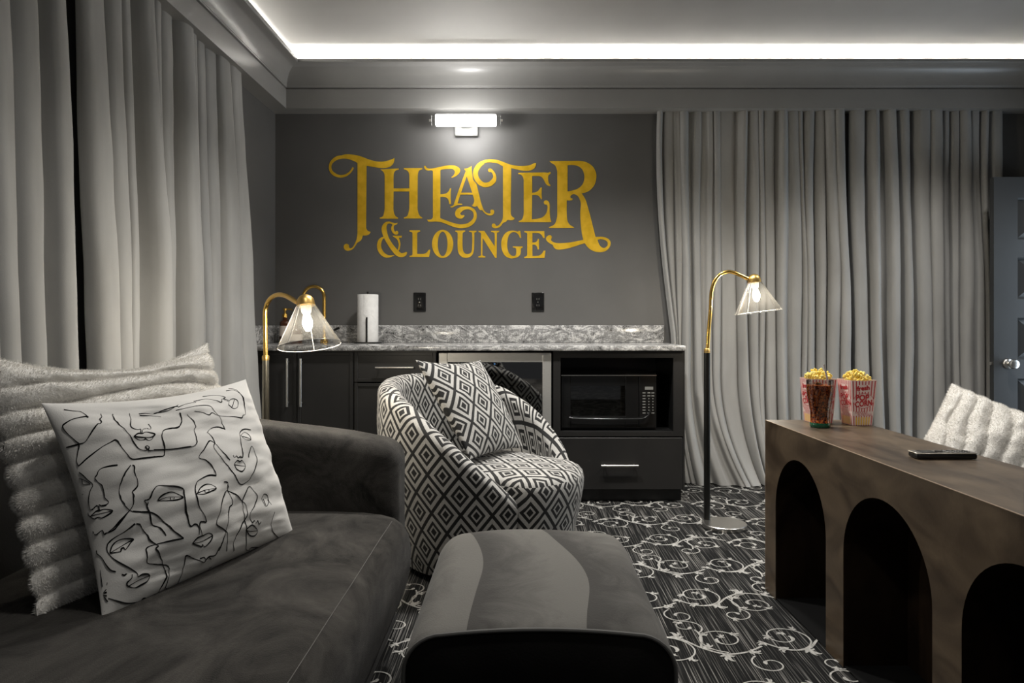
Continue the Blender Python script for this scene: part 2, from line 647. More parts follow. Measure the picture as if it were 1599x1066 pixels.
# ---------------------------------------------------------------- room shell
LW, RW, BW, CZ = -1.661, 3.62, 4.90, 2.90      # left wall, right wall, back wall, ceiling
FY = -1.2
floor = struct('floor', MB().box(LW - 0.1, RW + 0.1, FY, BW + 0.1, -0.05, 0.0), 'carpet', smooth=False, base=(0, 0, 0))
struct('wall_back', MB().box(LW - 0.1, RW + 0.1, BW, BW + 0.1, 0.0, 2.765), 'wall', smooth=False, base=(0, 0, 0))
struct('wall_left', MB().box(LW - 0.1, LW, FY, BW, 0.0, 2.765), 'wall', smooth=False, base=(0, 0, 0))
wr = MB().box(RW, RW + 0.1, FY, 3.66, 0.0, 2.765).box(RW, RW + 0.1, 3.66, 4.50, 2.0, 2.765).box(RW, RW + 0.1, 4.50, BW, 0.0, 2.765)
struct('wall_right', wr, 'wall', smooth=False, base=(0, 0, 0))
up = MB().box(LW - 0.1, RW + 0.1, BW, BW + 0.1, 2.765, CZ).box(LW - 0.1, LW, FY, BW, 2.765, CZ).box(RW, RW + 0.1, FY, BW, 2.765, CZ)
struct('wall_upper', up, 'cove_wall', smooth=False, base=(0, 0, 0))
struct('ceiling', MB().box(LW - 0.1, RW + 0.1, FY, BW + 0.1, CZ, CZ + 0.1), 'ceiling', smooth=False, base=(0, 0, 0))

# soffit fascia + cove crown : profile (distance out of the wall, height)
fas = [(0.0, 2.477), (0.13, 2.477), (0.13, 2.600), (0.128, 2.606), (0.122, 2.610), (0.0, 2.610)]
cro = [(0.0, 2.612), (0.137, 2.612), (0.137, 2.620)]
for k in range(0, 11):
    a = PI / 2 * k / 10
    cro.append((0.139 + 0.092 * (1 - math.cos(a)), 2.622 + 0.118 * math.sin(a)))
cro += [(0.240, 2.742), (0.243, 2.746), (0.243, 2.765), (0.232, 2.765), (0.0, 2.755)]


def run_profile(prof, d_left=0.115, d_back=0.13):
    kx = d_left / 0.13
    mb = MB()
    path = [((LW, FY), (1, 0)), ((LW, BW), (1, -1)), ((RW, BW), (-1, -1)), ((RW, FY), (-1, 0))]
    n = len(prof)
    vs_, fs = [], []
    for (p, d) in path:
        for (o, z) in prof:
            ox = o * (kx if o <= 0.14 else 1.0) if o <= 0.14 else 0.14 * kx + (o - 0.14)
            vs_.append((p[0] + d[0] * ox, p[1] + d[1] * o, z))
    for s in range(3):
        for i in range(n):
            fs.append([s * n + i, s * n + (i + 1) % n, (s + 1) * n + (i + 1) % n, (s + 1) * n + i])
    return mb.add(vs_, fs)


struct('trim_1', run_profile(fas), 'trim', angle=30, base=(0, 0, 0))
struct('trim_2', run_profile(cro), 'trim', angle=30, base=(0, 0, 0))
# open six-foot door, parallel to the back wall, hinged at the right
door = thing('door_1', (3.36, 4.55, 0.0), 'slate grey five-panel door standing open at the right edge', 'door')
door['kind'] = 'structure'
del door['category']
db = MB()
DX0, DX1, DZ1, DYF = 2.972, 3.60, 1.980, 4.545
PX0, PX1 = DX0 + 0.150, DX1 - 0.115
pz = [(0.080, 0.336), (0.459, 0.714), (0.834, 1.096), (1.213, 1.475), (1.588, 1.850)]
db.box(DX0, PX0, DYF, DYF + 0.04, 0.01, DZ1).box(PX1, DX1, DYF, DYF + 0.04, 0.01, DZ1)
zs = [0.01] + [q for p in pz for q in p] + [DZ1]
for k in range(0, len(zs), 2):
    db.box(PX0, PX1, DYF, DYF + 0.04, zs[k], zs[k + 1])
build('door_leaf', db, 'door', door, smooth=False)
for (a, b) in pz:
    p = MB()
    r1, r2 = 0.02, 0.055
    q = [(PX0, a), (PX1, a), (PX1, b), (PX0, b)]
    rings = []
    for ins, dy in [(0.0, 0.0), (0.012, 0.018), (0.05, 0.004), (0.055, 0.003)]:
        rings.append([(PX0 + ins, DYF + dy, a + ins), (PX1 - ins, DYF + dy, a + ins), (PX1 - ins, DYF + dy, b - ins), (PX0 + ins, DYF + dy, b - ins)])
    vv = [x for r in rings for x in r] + [(PX0, DYF + 0.04, a), (PX1, DYF + 0.04, a), (PX1, DYF + 0.04, b), (PX0, DYF + 0.04, b)]
    ff = [[i * 4 + k, i * 4 + (k + 1) % 4, (i + 1) * 4 + (k + 1) % 4, (i + 1) * 4 + k] for i in range(3) for k in range(4)]
    ff.append([12, 13, 14, 15])
    ff.append([16, 17, 18, 19])
    p.add(vv, ff)
    build('door_panel', p, 'door', door, smooth=False)
kx, kz = 3.06, 0.808
kn = MB().lathe([(0.0, 0), (0.033, 0), (0.033, 0.006), (0.028, 0.012), (0.014, 0.016), (0.013, 0.035), (0.022, 0.042), (0.030, 0.052), (0.031, 0.062), (0.026, 0.070), (0.012, 0.074), (0.0, 0.074)], 24, (0, -1, 0), (kx, DYF, kz), cap=False)
build('door_handle', kn, 'chrome', door)
build('latch', MB().box(DX0 - 0.010, DX0 + 0.002, DYF + 0.012, DYF + 0.028, kz - 0.010, kz + 0.010, 0.003), 'chrome', door)

# trims for the added, unseen fill spots (out of the frame, over the seating)
for i, (lx, ly) in enumerate([(-0.15, 3.40), (0.75, 3.40), (2.5, 3.50), (-0.45, 1.6), (1.0, 1.6), (2.4, 1.6), (0.2, 0.2), (1.8, 0.2)]):
    o = build('fill_spot_trim', MB().lathe([(0.075, 0), (0.095, 0.0), (0.097, -0.006), (0.078, -0.008), (0.075, 0)], 24, (0, 0, 1), (lx, ly, CZ), cap=False), 'can')
    tag(o, 'white trim of an added, unseen fill spot in the ceiling, ' + ['front left', 'middle of the back row', 'right end of the back row', 'left above the sofa', 'above the ottoman gap', 'right above the console', 'behind the viewer left', 'behind the viewer right'][i], 'ceiling light', 'added fill spots in the ceiling')

# ---------------------------------------------------------------- curtains
def interp_cubic(xs, ys, x):
    return np.interp(x, xs, ys)


def curtain(name, label, ridges, plane, axis, z0, z1, amp, lean_seed, edge=(0.05, 0.05), wob=0.016, flare=None, skw=1.0, nz=44):
    """axis 'x': runs along x at depth y = plane, folds come towards -y; axis 'y': runs along y at x = plane, folds come towards +x."""
    rnd = random.Random(lean_seed)
    R = list(ridges)
    n = len(R)
    s0, s1 = R[0] - edge[0], R[-1] + edge[1]
    lean = [rnd.uniform(-1, 1) * wob for _ in R]
    ampv = [amp * rnd.uniform(0.6, 1.2) for _ in R]
    gaps = [R[i + 1] - R[i] for i in range(n - 1)]
    for i in range(n):
        g = min(gaps[max(i - 1, 0)], gaps[min(i, n - 2)])
        ampv[i] *= min(1.0, 0.45 + g / 0.13 * 0.6)
    depv = [rnd.choice([0.55, 0.8, 1.0, 1.0]) * rnd.uniform(0.85, 1.0) for _ in range(n + 1)]
    powv = [rnd.uniform(0.5, 2.4) for _ in range(n)]
    bulge = [rnd.uniform(-0.012, 0.016) for _ in range(n)]
    skew = [rnd.uniform(0.12, 0.34) * rnd.choice([1, 1, 1, 0.3]) * skw for _ in range(n)]
    per = 20
    tot = (n - 1) * per + per
    mb = MB()
    H = z1 - z0

    def fn(a, b):
        t = 1 - b                                   # 0 at the bottom, 1 at the top
        z = z0 + H * b
        rr = [R[i] + lean[i] * (1 - b) * 1.6 + 0.010 * math.sin(3.1 * b * 2 + i * 1.7) for i in range(n)]
        # phase parameter along the cloth
        u = a * n - 0.5                            # ridge index
        i = int(max(0, min(n - 2, math.floor(u))))
        f = u - i
        if u < 0:
            s = rr[0] + u * 2 * edge[0]
            A = ampv[0]
        elif u > n - 1:
            s = rr[-1] + (u - (n - 1)) * 2 * edge[1]
            A = ampv[-1]
        else:
            s = rr[i] * (1 - f) + rr[i + 1] * f
            A = ampv[i] * (1 - f) + ampv[i + 1] * f
        g = gaps[i]
        iv = int(max(0, min(n - 1, math.floor(u + 0.5))))
        jv = int(max(0, min(n, math.floor(u) + 1)))
        c = abs(math.cos(PI * u))
        dv = depv[jv]
        kk = powv[iv]
        lobe = 0.5 + 0.5 * math.tanh(kk * math.cos(2 * PI * u)) / math.tanh(kk)
        d = A * (1 - dv * (1 - lobe)) + bulge[iv] * c
        # each fold leans over one of its valleys
        g = gaps[max(0, min(n - 2, i))]
        s += skew[iv] * min(g, 0.18) * math.sin(2 * PI * u)
        top = min(1.0, (1 - b) / 0.45)
        d = d * (0.70 + 0.30 * top)
        d *= 0.88 + 0.34 * (1 - b)
        nn = noise.noise(Vector((s * 3.0, z * 1.3, lean_seed)))
        d += 0.016 * nn * (0.3 + 0.7 * top)
        s += 0.010 * noise.noise(Vector((s * 4.0, z * 0.9, lean_seed + 7)))
        d += 0.004 * noise.noise(Vector((s * 22.0, z * 5, lean_seed + 3)))
        if flare:
            fs, fd = flare(s, 1 - b)
            s += fs
            d += fd
        if axis == 'x':
            return (s, plane - d, z)
        return (plane + d, s, z)
    mb.grid(fn, tot, nz)
    o = build(name, mb, 'curtain', angle=180)
    sm = o.modifiers.new('cloth thickness', 'SOLIDIFY')
    sm.thickness = 0.003
    tag(o, label, 'curtain')
    return o


def px_back(px, d=4.79):
    return (px - 813) / FPX * d


def dep_left(px, x=-1.585):
    return FPX * x / (px - 813)


rid_R = [1033, 1045, 1058, 1070, 1091, 1112, 1123, 1137, 1164, 1181, 1192, 1204, 1224, 1247, 1256, 1268, 1284, 1300, 1316, 1343, 1367, 1395, 1418, 1448, 1465, 1483, 1495, 1511, 1532, 1545, 1562]
XR = [round(px_back(p), 3) for p in rid_R]
def flare_lamp(s, low):
    e = 0.085 * min(1.0, low / 0.62) ** 2 * max(0.0, min(1.0, (1.06 - s) / 0.10))
    k = max(0.0, low - 0.72) / 0.28
    w = math.exp(-((s - 1.30) / 0.28) ** 2)
    return (e + 0.17 * k * k * w, 0.13 * k * k * w)
def flare_none(s, low):
    k = max(0.0, low - 0.8) / 0.2
    return (0.0, 0.05 * k * k)
cut = [rid_R.index(1343), rid_R.index(1483)]
curtain('curtain', 'grey velvet curtain panel behind the floor lamp, beside the counter end', XR[:cut[0]], 4.875, 'x', 0.006, 2.57, 0.135, 11, (0.018, 0.03), flare=flare_lamp)
curtain('curtain', 'grey velvet curtain panel behind the popcorn boxes, with wide flat folds', XR[cut[0]:cut[1]], 4.875, 'x', 0.006, 2.57, 0.130, 12, (0.035, 0.03), flare=flare_none)
curtain('curtain', 'narrow grey curtain panel gathered next to the open door', XR[cut[1]:], 4.875, 'x', 0.006, 2.57, 0.130, 13, (0.006, 0.05), wob=0.012, flare=flare_none)
pl = [-140, -90, -42, 0, 52, 93]
pl2 = [146, 179, 200, 231, 249, 268, 292, 309, 321, 337, 351, 370]
YL1 = [round(dep_left(p), 3) for p in pl]
YL2 = [round(dep_left(p), 3) for p in pl2]
def flare_end(s, low):
    k = max(0.0, s - 3.9) / 0.3
    return (0.12 * k * low * low, 0.05 * k * low)
curtain('curtain', 'grey velvet curtain panel at the far left edge, nearest to the viewer', YL1, -1.655, 'y', 0.006, 2.57, 0.125, 21, (0.06, 0.07), wob=0.03, flare=lambda s, l: (0, 0.02 * l))
curtain('curtain', 'grey velvet curtain panel behind the fluffy pillow, reaching towards the room corner', YL2, -1.655, 'y', 0.006, 2.57, 0.125, 22, (0.06, 0.05), wob=0.03, flare=flare_end)

# ---------------------------------------------------------------- counter run
CF, CT, CB = 4.25, 0.931, 0.901        # counter front edge, top, underside
ct = thing('countertop', (-0.34, 4.55, CB), 'long grey swirled granite countertop with backsplash under the gold lettering', 'countertop')
build('counter_slab', MB().box(LW + 0.002, 0.972, CF, BW - 0.001, CB, CT, 0.004), 'granite', ct)
build('backsplash', MB().box(LW + 0.022, 0.967, BW - 0.021, BW - 0.001, CT + 0.0005, 1.048, 0.003), 'granite', ct)
build('side_splash', MB().box(LW + 0.001, LW + 0.021, CF + 0.01, BW - 0.001, CT + 0.0005, 1.048, 0.003), 'granite', ct)

FP = 4.28                               # cabinet face plane
CBZ, CTZ = 0.075, CB - 0.002


def shaker(mb, x0, x1, z0, z1, y, fr=0.052, dep=0.012, th=0.018):
    mb.box(x0, x0 + fr, y, y + th, z0, z1, 0.0015, 1).box(x1 - fr, x1, y, y + th, z0, z1, 0.0015, 1)
    mb.box(x0 + fr, x1 - fr, y, y + th, z0, z0 + fr, 0.0015, 1).box(x0 + fr, x1 - fr, y, y + th, z1 - fr, z1, 0.0015, 1)
    mb.box(x0 + fr - 0.001, x1 - fr + 0.001, y + dep, y + th, z0 + fr - 0.001, z1 - fr + 0.001)
    return mb


def bar_handle(parent, p0, p1, r=0.0055, off=0.028, mat='chrome'):
    mb = MB()
    p0, p1 = Vector(p0), Vector(p1)
    d = (p1 - p0).normalized()
    mb.tube([p0 + Vector((0, -off, 0)), p1 + Vector((0, -off, 0))], r, 10)
    for q in (p0 + d * 0.022, p1 - d * 0.022):
        mb.tube([q, q + Vector((0, -off, 0))], r * 0.8, 8)
    return build('handle', mb, mat, parent)


def carcass(parent, x0, x1, yf=FP + 0.02, open_front=True, shelf=None):
    mb = MB()
    t = 0.018
    mb.box(x0, x0 + t, yf, BW - 0.03, CBZ, CTZ).box(x1 - t, x1, yf, BW - 0.03, CBZ, CTZ)
    mb.box(x0 + t, x1 - t, yf, BW - 0.03, CBZ, CBZ + t).box(x0 + t, x1 - t, yf, BW - 0.03, CTZ - t, CTZ)
    mb.box(x0 + t, x1 - t, BW - 0.045, BW - 0.03, CBZ + t, CTZ - t)
    build('carcass', mb, 'cabinet', parent, smooth=False)
    build('toe_kick', MB().box(x0, x1, FP + 0.05, FP + 0.066, 0.001, CBZ), 'void', parent, smooth=False)


c1 = thing('base_cabinet', (-1.29, 4.58, 0), 'black two-door base cabinet with long nickel handles behind the left lamp', 'cabinet', 'black base cabinets under the counter')
carcass(c1, -1.640, -0.990)
build('filler_strip', MB().box(-1.640, -1.582, FP, FP + 0.019, CBZ, CTZ), 'cabinet', c1, smooth=False)
for (x0, x1, hx) in [(-1.578, -1.325, -1.3735), (-1.321, -0.993, -1.294)]:
    d = build('door', shaker(MB(), x0, x1, CBZ + 0.004, CTZ - 0.008, FP, fr=0.020, dep=0.006), 'cabinet', c1, smooth=False)
    bar_handle(d, (hx, FP, 0.572), (hx, FP, 0.856), 0.0075)
c2 = thing('base_cabinet', (-0.74, 4.58, 0), 'black base cabinet with a shallow drawer over a door behind the patterned chair', 'cabinet', 'black base cabinets under the counter')
carcass(c2, -0.987, -0.498)
d = build('drawer', shaker(MB(), -0.984, -0.501, 0.716, CTZ - 0.008, FP, fr=0.020, dep=0.006), 'cabinet', c2, smooth=False)
bar_handle(d, (-0.855, FP, 0.802), (-0.63, FP, 0.802), 0.0065)
build('door', shaker(MB(), -0.984, -0.501, CBZ + 0.004, 0.708, FP, fr=0.020, dep=0.006), 'cabinet', c2, smooth=False)

# microwave cabinet: open niche above a wide drawer
mcx0, mcx1 = 0.193, 0.960
c3 = thing('microwave_cabinet', (0.577, 4.58, 0), 'black cabinet with an open microwave niche above a wide flat drawer', 'cabinet', 'black base cabinets under the counter')
carcass(c3, mcx0, mcx1)
ff = MB()
NX0, NX1, NZ0, NZ1 = 0.236, 0.903, 0.421, 0.858
ff.box(mcx0, NX0, FP, FP + 0.02, 0.395, CTZ).box(NX1, mcx1, FP, FP + 0.02, 0.395, CTZ)
ff.box(NX0, NX1, FP, FP + 0.02, NZ1, CTZ).box(NX0, NX1, FP, FP + 0.02, 0.395, NZ0)
build('face_frame', ff, 'cabinet', c3, smooth=False)
build('shelf', MB().box(mcx0 + 0.019, mcx1 - 0.019, FP + 0.021, BW - 0.05, NZ0 - 0.018, NZ0), 'void', c3, smooth=False)
ni = MB().box(mcx0 + 0.019, NX0 - 0.002, FP + 0.021, BW - 0.05, NZ0, CTZ - 0.02).box(NX1 + 0.002, mcx1 - 0.019, FP + 0.021, BW - 0.05, NZ0, CTZ - 0.02)
ni.box(NX0, NX1, BW - 0.06, BW - 0.05, NZ0, CTZ - 0.02)
build('niche_lining', ni, 'void', c3, smooth=False)
d = build('drawer', MB().box(mcx0 + 0.003, mcx1 - 0.003, FP, FP + 0.019, CBZ + 0.006, 0.386, 0.002, 1), 'cabinet', c3, smooth=False)
bar_handle(d, (0.473, FP, 0.225), (0.692, FP, 0.225), 0.0065)
build('side_panel', MB().box(mcx1, mcx1 + 0.012, FP + 0.005, BW - 0.03, CBZ, CTZ), 'cabinet', c3, smooth=False)

# beverage fridge
fx0, fx1 = -0.488, 0.184
fr = thing('beverage_fridge', (-0.15, 4.58, 0), 'stainless-framed glass-door beverage fridge behind the patterned chair', 'fridge')
fz0, fz1 = 0.085, 0.888
bx = MB().box(fx0 + 0.004, fx0 + 0.03, FP + 0.045, BW - 0.04, 0.02, fz1).box(fx1 - 0.03, fx1 - 0.004, FP + 0.045, BW - 0.04, 0.02, fz1)
bx.box(fx0 + 0.03, fx1 - 0.03, BW - 0.07, BW - 0.04, 0.02, fz1).box(fx0 + 0.03, fx1 - 0.03, FP + 0.045, BW - 0.07, fz1 - 0.03, fz1)
bx.box(fx0 + 0.03, fx1 - 0.03, FP + 0.045, BW - 0.07, 0.02, 0.11)
build('body', bx, 'void', fr, smooth=False)
w = 0.055
fd = MB().box(fx0 + 0.003, fx0 + w, FP, FP + 0.04, fz0, fz1, 0.003).box(fx1 - w, fx1 - 0.003, FP, FP + 0.04, fz0, fz1, 0.003)
fd.box(fx0 + w, fx1 - w, FP, FP + 0.04, fz0, fz0 + w, 0.001, 1).box(fx0 + w, fx1 - w, FP, FP + 0.04, fz1 - w, fz1, 0.001, 1)
dd = build('door_frame', fd, 'steel', fr, smooth=False)
build('glass_pane', MB().box(fx0 + w - 0.002, fx1 - w + 0.002, FP + 0.012, FP + 0.020, fz0 + w - 0.002, fz1 - w + 0.002), 'fridge_glass', dd, smooth=False)
for z in (0.28, 0.46, 0.64):
    sh = MB()
    for k in range(14):
        y = FP + 0.09 + k * 0.032
        sh.tube([(fx0 + 0.031, y, z), (fx1 - 0.031, y, z)], 0.002, 6)
    sh.box(fx0 + 0.031, fx1 - 0.031, FP + 0.07, FP + 0.078, z - 0.008, z + 0.012)
    build('wire_shelf', sh, 'chrome', fr)
build('led', MB().sphere((-0.155, FP + 0.03, fz1 - w - 0.012), 0.006, 8, 5), 'led_blue', fr)
build('badge', MB().box(0.115, 0.165, FP - 0.001, FP, fz1 - 0.012, fz1 - 0.004), 'chrome', fr, smooth=False)

# microwave in its niche
mx0, mx1, mz0, mz1, my = 0.243, 0.815, NZ0 + 0.006, 0.758, FP + 0.06
mw = thing('microwave', (0.53, 4.5, NZ0), 'glossy black microwave oven inside the cabinet niche', 'microwave')
mb = MB().box(mx0, mx0 + 0.02, my + 0.03, my + 0.40, mz0, mz1).box(mx1 - 0.165, mx1, my + 0.03, my + 0.40, mz0, mz1)
mb.box(mx0 + 0.02, mx1 - 0.165, my + 0.03, my + 0.40, mz1 - 0.03, mz1).box(mx0 + 0.02, mx1 - 0.165, my + 0.03, my + 0.40, mz0, mz0 + 0.04)
mb.box(mx0 + 0.02, mx1 - 0.165, my + 0.38, my + 0.40, mz0 + 0.04, mz1 - 0.03)
build('housing', mb, 'black_gloss', mw, smooth=False)
wx0, wx1, wz0, wz1 = 0.300, 0.628, 0.505, 0.687
fdm = MB().box(mx0, wx0, my, my + 0.028, mz0 + 0.01, mz1, 0.003).box(wx1, 0.708, my, my + 0.028, mz0 + 0.01, mz1, 0.003)
fdm.box(wx0, wx1, my, my + 0.028, mz0 + 0.01, wz0, 0.001, 1).box(wx0, wx1, my, my + 0.028, wz1, mz1, 0.001, 1)
md = build('door', fdm, 'black_gloss', mw, smooth=False)
build('window', MB().box(wx0 - 0.001, wx1 + 0.001, my + 0.010, my + 0.014, wz0 - 0.001, wz1 + 0.001), 'micro_glass', md, smooth=False)
build('reflection_film', MB().box(wx0 - 0.001, wx1 + 0.001, my + 0.016, my + 0.018, wz0 - 0.001, wz1 + 0.001), 'reflection_film', md, smooth=False)  # streaked grey sheet added to stand for a reflection in the window
cav = MB().box(wx0 - 0.03, wx1 + 0.02, my + 0.36, my + 0.375, wz0 - 0.03, wz1 + 0.03).box(wx0 - 0.03, wx1 + 0.02, my + 0.035, my + 0.36, wz0 - 0.035, wz0 - 0.03)
build('cavity_lining', cav, 'steel', mw, smooth=False)
pn = build('control_panel', MB().box(0.711, mx1, my, my + 0.028, mz0 + 0.01, mz1, 0.003), 'black_gloss', mw, smooth=False)
build('display', MB().box(0.745, 0.795, my - 0.0008, my, 0.664, 0.682), 'key_grey', pn, smooth=False)
ks = MB()
for r in range(8):
    for c in range(3):
        z = 0.645 - r * 0.0172
        x = [0.740, 0.769, 0.793][c]
        ww = 0.009 if r < 2 or r == 7 or c == 0 else 0.0035
        ks.box(x - ww, x + ww, my - 0.0008, my, z - 0.003, z + 0.003)
build('keypad', ks, 'key_grey', pn, smooth=False, kind='stuff')
hp = catmull([(0.292, my - 0.012, 0.502), (0.300, my - 0.018, 0.497), (0.34, my - 0.02, 0.493), (0.55, my - 0.02, 0.490), (0.70, my - 0.02, 0.491), (0.735, my - 0.02, 0.496), (0.765, my - 0.018, 0.515), (0.778, my - 0.010, 0.545)], 5)
build('handle', MB().tube(hp, 0.006, 10), 'black_gloss', md)
build('vent_strip', MB().box(mx0, mx1, my - 0.003, my, mz1 - 0.010, mz1 - 0.006), 'chrome', mw, smooth=False)

# ---------------------------------------------------------------- things on the counter
TC = CT + 0.0005
ph = thing('paper_towel_holder', (-1.003, 4.75, TC), 'black wire paper towel holder on the granite counter', 'towel holder')
build('base', MB().lathe([(0, 0), (0.092, 0), (0.092, 0.006), (0, 0.006)], 32, None, (-1.003, 4.75, TC), cap=False), 'pole', ph)
build('post', MB().tube([(-1.003, 4.75, TC + 0.006), (-1.003, 4.75, 1.262)], 0.005, 10).sphere((-1.003, 4.75, 1.262), 0.008), 'pole', ph)
build('tension_arm', MB().tube([(-0.994, 4.672, TC + 0.006), (-0.994, 4.672, 1.100)], 0.0055, 8), 'pole', ph)
roll = MB().lathe([(0.014, 0), (0.067, 0), (0.068, 0.002), (0.068, 0.308), (0.067, 0.310), (0.014, 0.310), (0.014, 0)], 40, None, (-1.003, 4.75, TC + 0.0075), cap=False)
ro = thing('paper_towel_roll', (-1.003, 4.75, TC + 0.0075), 'tall white paper towel roll standing on the black holder', 'paper towels')
build('roll', roll, 'paper', ro)
sheet = MB()
sheet.grid(lambda a, b: (-1.003 + 0.0695 * math.sin(math.radians(-12 + 78 * a)), 4.75 - 0.0695 * math.cos(math.radians(-12 + 78 * a)), 1.247 - (0.125 + 0.03 * a + 0.01 * math.sin(9 * a)) * b), 14, 8)
ls = build('loose_sheet', sheet, 'paper', ro)
ls.modifiers.new('thickness', 'SOLIDIFY').thickness = 0.001

sd = thing('soap_dispenser', (-1.553, 4.77, TC), 'dark amber soap bottle with brass pump in the counter corner', 'soap dispenser')
sx, sy = -1.553, 4.77
build('bottle', MB().lathe([(0, 0), (0.031, 0), (0.034, 0.005), (0.034, 0.125), (0.030, 0.140), (0.016, 0.150), (0.014, 0.168), (0, 0.168)], 24, None, (sx, sy, TC), cap=False), 'amber', sd)
build('label', MB().lathe([(0.0348, 0.045), (0.0348, 0.112)], 24, None, (sx, sy, TC), cap=False), 'label', sd)
build('pump', MB().lathe([(0, 0.168), (0.017, 0.168), (0.017, 0.190), (0.009, 0.194), (0.006, 0.205), (0.006, 0.212), (0.013, 0.214), (0.013, 0.228), (0, 0.230)], 20, None, (sx, sy, TC), cap=False).tube([(sx, sy, TC + 0.222), (sx + 0.045, sy - 0.01, TC + 0.222), (sx + 0.052, sy - 0.011, TC + 0.214)], 0.0045, 8), 'brass', sd)

s2 = thing('lotion_bottle', (-1.475, 4.73, TC), 'short dark bottle with a pale label seen through the lamp shade', 'bottle')
build('bottle', MB().lathe([(0, 0), (0.044, 0), (0.047, 0.006), (0.047, 0.075), (0.040, 0.090), (0.020, 0.098), (0.018, 0.118), (0, 0.118)], 28, None, (-1.475, 4.73, TC), cap=False), 'amber', s2)
build('label', MB().lathe([(0.0478, 0.016), (0.0478, 0.058)], 28, None, (-1.475, 4.73, TC), cap=False), 'label', s2)

fa = thing('faucet', (-1.292, 4.76, TC), 'brass gooseneck faucet on the counter behind the left lamp', 'faucet')
fx, fy = -1.292, 4.76
pts = [(fx, fy, TC), (fx, fy, 1.10), (fx, fy, 1.22)] + [(fx - 0.068 + 0.068 * math.cos(t), fy, 1.235 + 0.068 * math.sin(t)) for t in np.linspace(0, PI, 14)] + [(fx - 0.136, fy, 1.19), (fx - 0.136, fy, 1.14)]
build('spout', MB().tube(pts, 0.0115, 14), 'brass', fa)
build('base', MB().lathe([(0, 0), (0.027, 0), (0.027, 0.008), (0.02, 0.03), (0.014, 0.04), (0, 0.04)], 24, None, (fx, fy, TC), cap=False), 'brass', fa)
build('lever', MB().tube([(fx + 0.018, fy, 1.0), (fx + 0.05, fy - 0.005, 1.01), (fx + 0.10, fy - 0.01, 1.03)], [0.007, 0.006, 0.008], 10), 'pole', fa, label='black lever')

# outlets
for (px, lab) in [(655.4, 'left black duplex outlet, beside the paper towel roll'), (839.9, 'right black duplex outlet, above the beverage fridge')]:
    cx, cz = (px - 813) / 230.6, 1.08 + (500 - 471.6) / 230.6
    ot = thing('outlet', (cx, BW - 0.004, cz), lab + ' on the grey wall', 'outlet', 'outlets above the counter')
    build('plate', MB().box(cx - 0.042, cx + 0.042, BW - 0.007, BW - 0.0005, cz - 0.065, cz + 0.065, 0.004), 'black_gloss', ot)
    for dz in (-0.021, 0.021):
        rc = build('receptacle', MB().lathe([(0, 0), (0.0185, 0), (0.0185, 0.003), (0, 0.003)], 20, (0, -1, 0), (cx, BW - 0.007, cz + dz), cap=False), 'black_gloss', ot)
        sl = MB().box(cx - 0.0085, cx - 0.006, BW - 0.0108, BW - 0.0101, cz + dz - 0.006, cz + dz + 0.006).box(cx + 0.006, cx + 0.0085, BW - 0.0108, BW - 0.0101, cz + dz - 0.006, cz + dz + 0.006)
        build('slot', sl, 'key_grey', rc, smooth=False)
    build('screw', MB().lathe([(0, 0), (0.004, 0), (0.003, 0.001), (0, 0.001)], 10, (0, -1, 0), (cx, BW - 0.007, cz), cap=False), 'chrome', ot)

# wall light
lx0, lx1, lzc = -0.561, -0.160, 2.396
wl = thing('wall_light', (-0.365, BW, lzc), 'bright white bar sconce on a steel mount above the gold lettering', 'wall light')
build('diffuser', MB().box(lx0, lx1, 4.740, 4.790, lzc - 0.0365, lzc + 0.0365, 0.008), 'diffuser', wl)
build('mount_plate', MB().box(-0.442, -0.288, 4.855, BW - 0.0005, 2.318, 2.410, 0.004), 'mount', wl)
build('arm', MB().box(-0.40, -0.33, 4.790, 4.856, 2.375, 2.405), 'mount', wl, smooth=False)
for x in (-0.430, -0.300):
    build('screw', MB().sphere((x, 4.853, 2.352), 0.006, 10, 6), 'chrome', wl)
for s, x in ((-1, lx0), (1, lx1)):
    b = MB().box(x - 0.004 if s > 0 else x - 0.028, x + 0.028 if s > 0 else x + 0.004, 4.745, 4.785, lzc - 0.033, lzc + 0.033, 0.004)
    build('end_block', b, 'glass', wl)
    build('end_knob', MB().lathe([(0, 0), (0.008, 0), (0.008, 0.014), (0, 0.014)], 12, (s, 0, 0), (x + s * 0.028, 4.765, lzc), cap=False), 'chrome', wl)

d = bpy.data.lights.new('wall_light_glow', 'AREA')
d.shape = 'RECTANGLE'
d.size, d.size_y = 0.38, 0.06
d.energy = 0.5
d.color = (1.0, 0.985, 0.96)
o = bpy.data.objects.new('wall_light_glow', d)
COL.objects.link(o)
o.location = (-0.36, 4.70, 2.345)
o.rotation_euler = (math.radians(38), 0, 0)
d = bpy.data.lights.new('wall_light_spill', 'POINT')
d.energy = 7.0
d.shadow_soft_size = 0.06
d.color = (1.0, 0.985, 0.96)
o = bpy.data.objects.new('wall_light_spill', d)
COL.objects.link(o)
o.location = (-0.36, 4.56, 2.33)

# ---------------------------------------------------------------- gold lettering on the back wall
LS = 5.9234


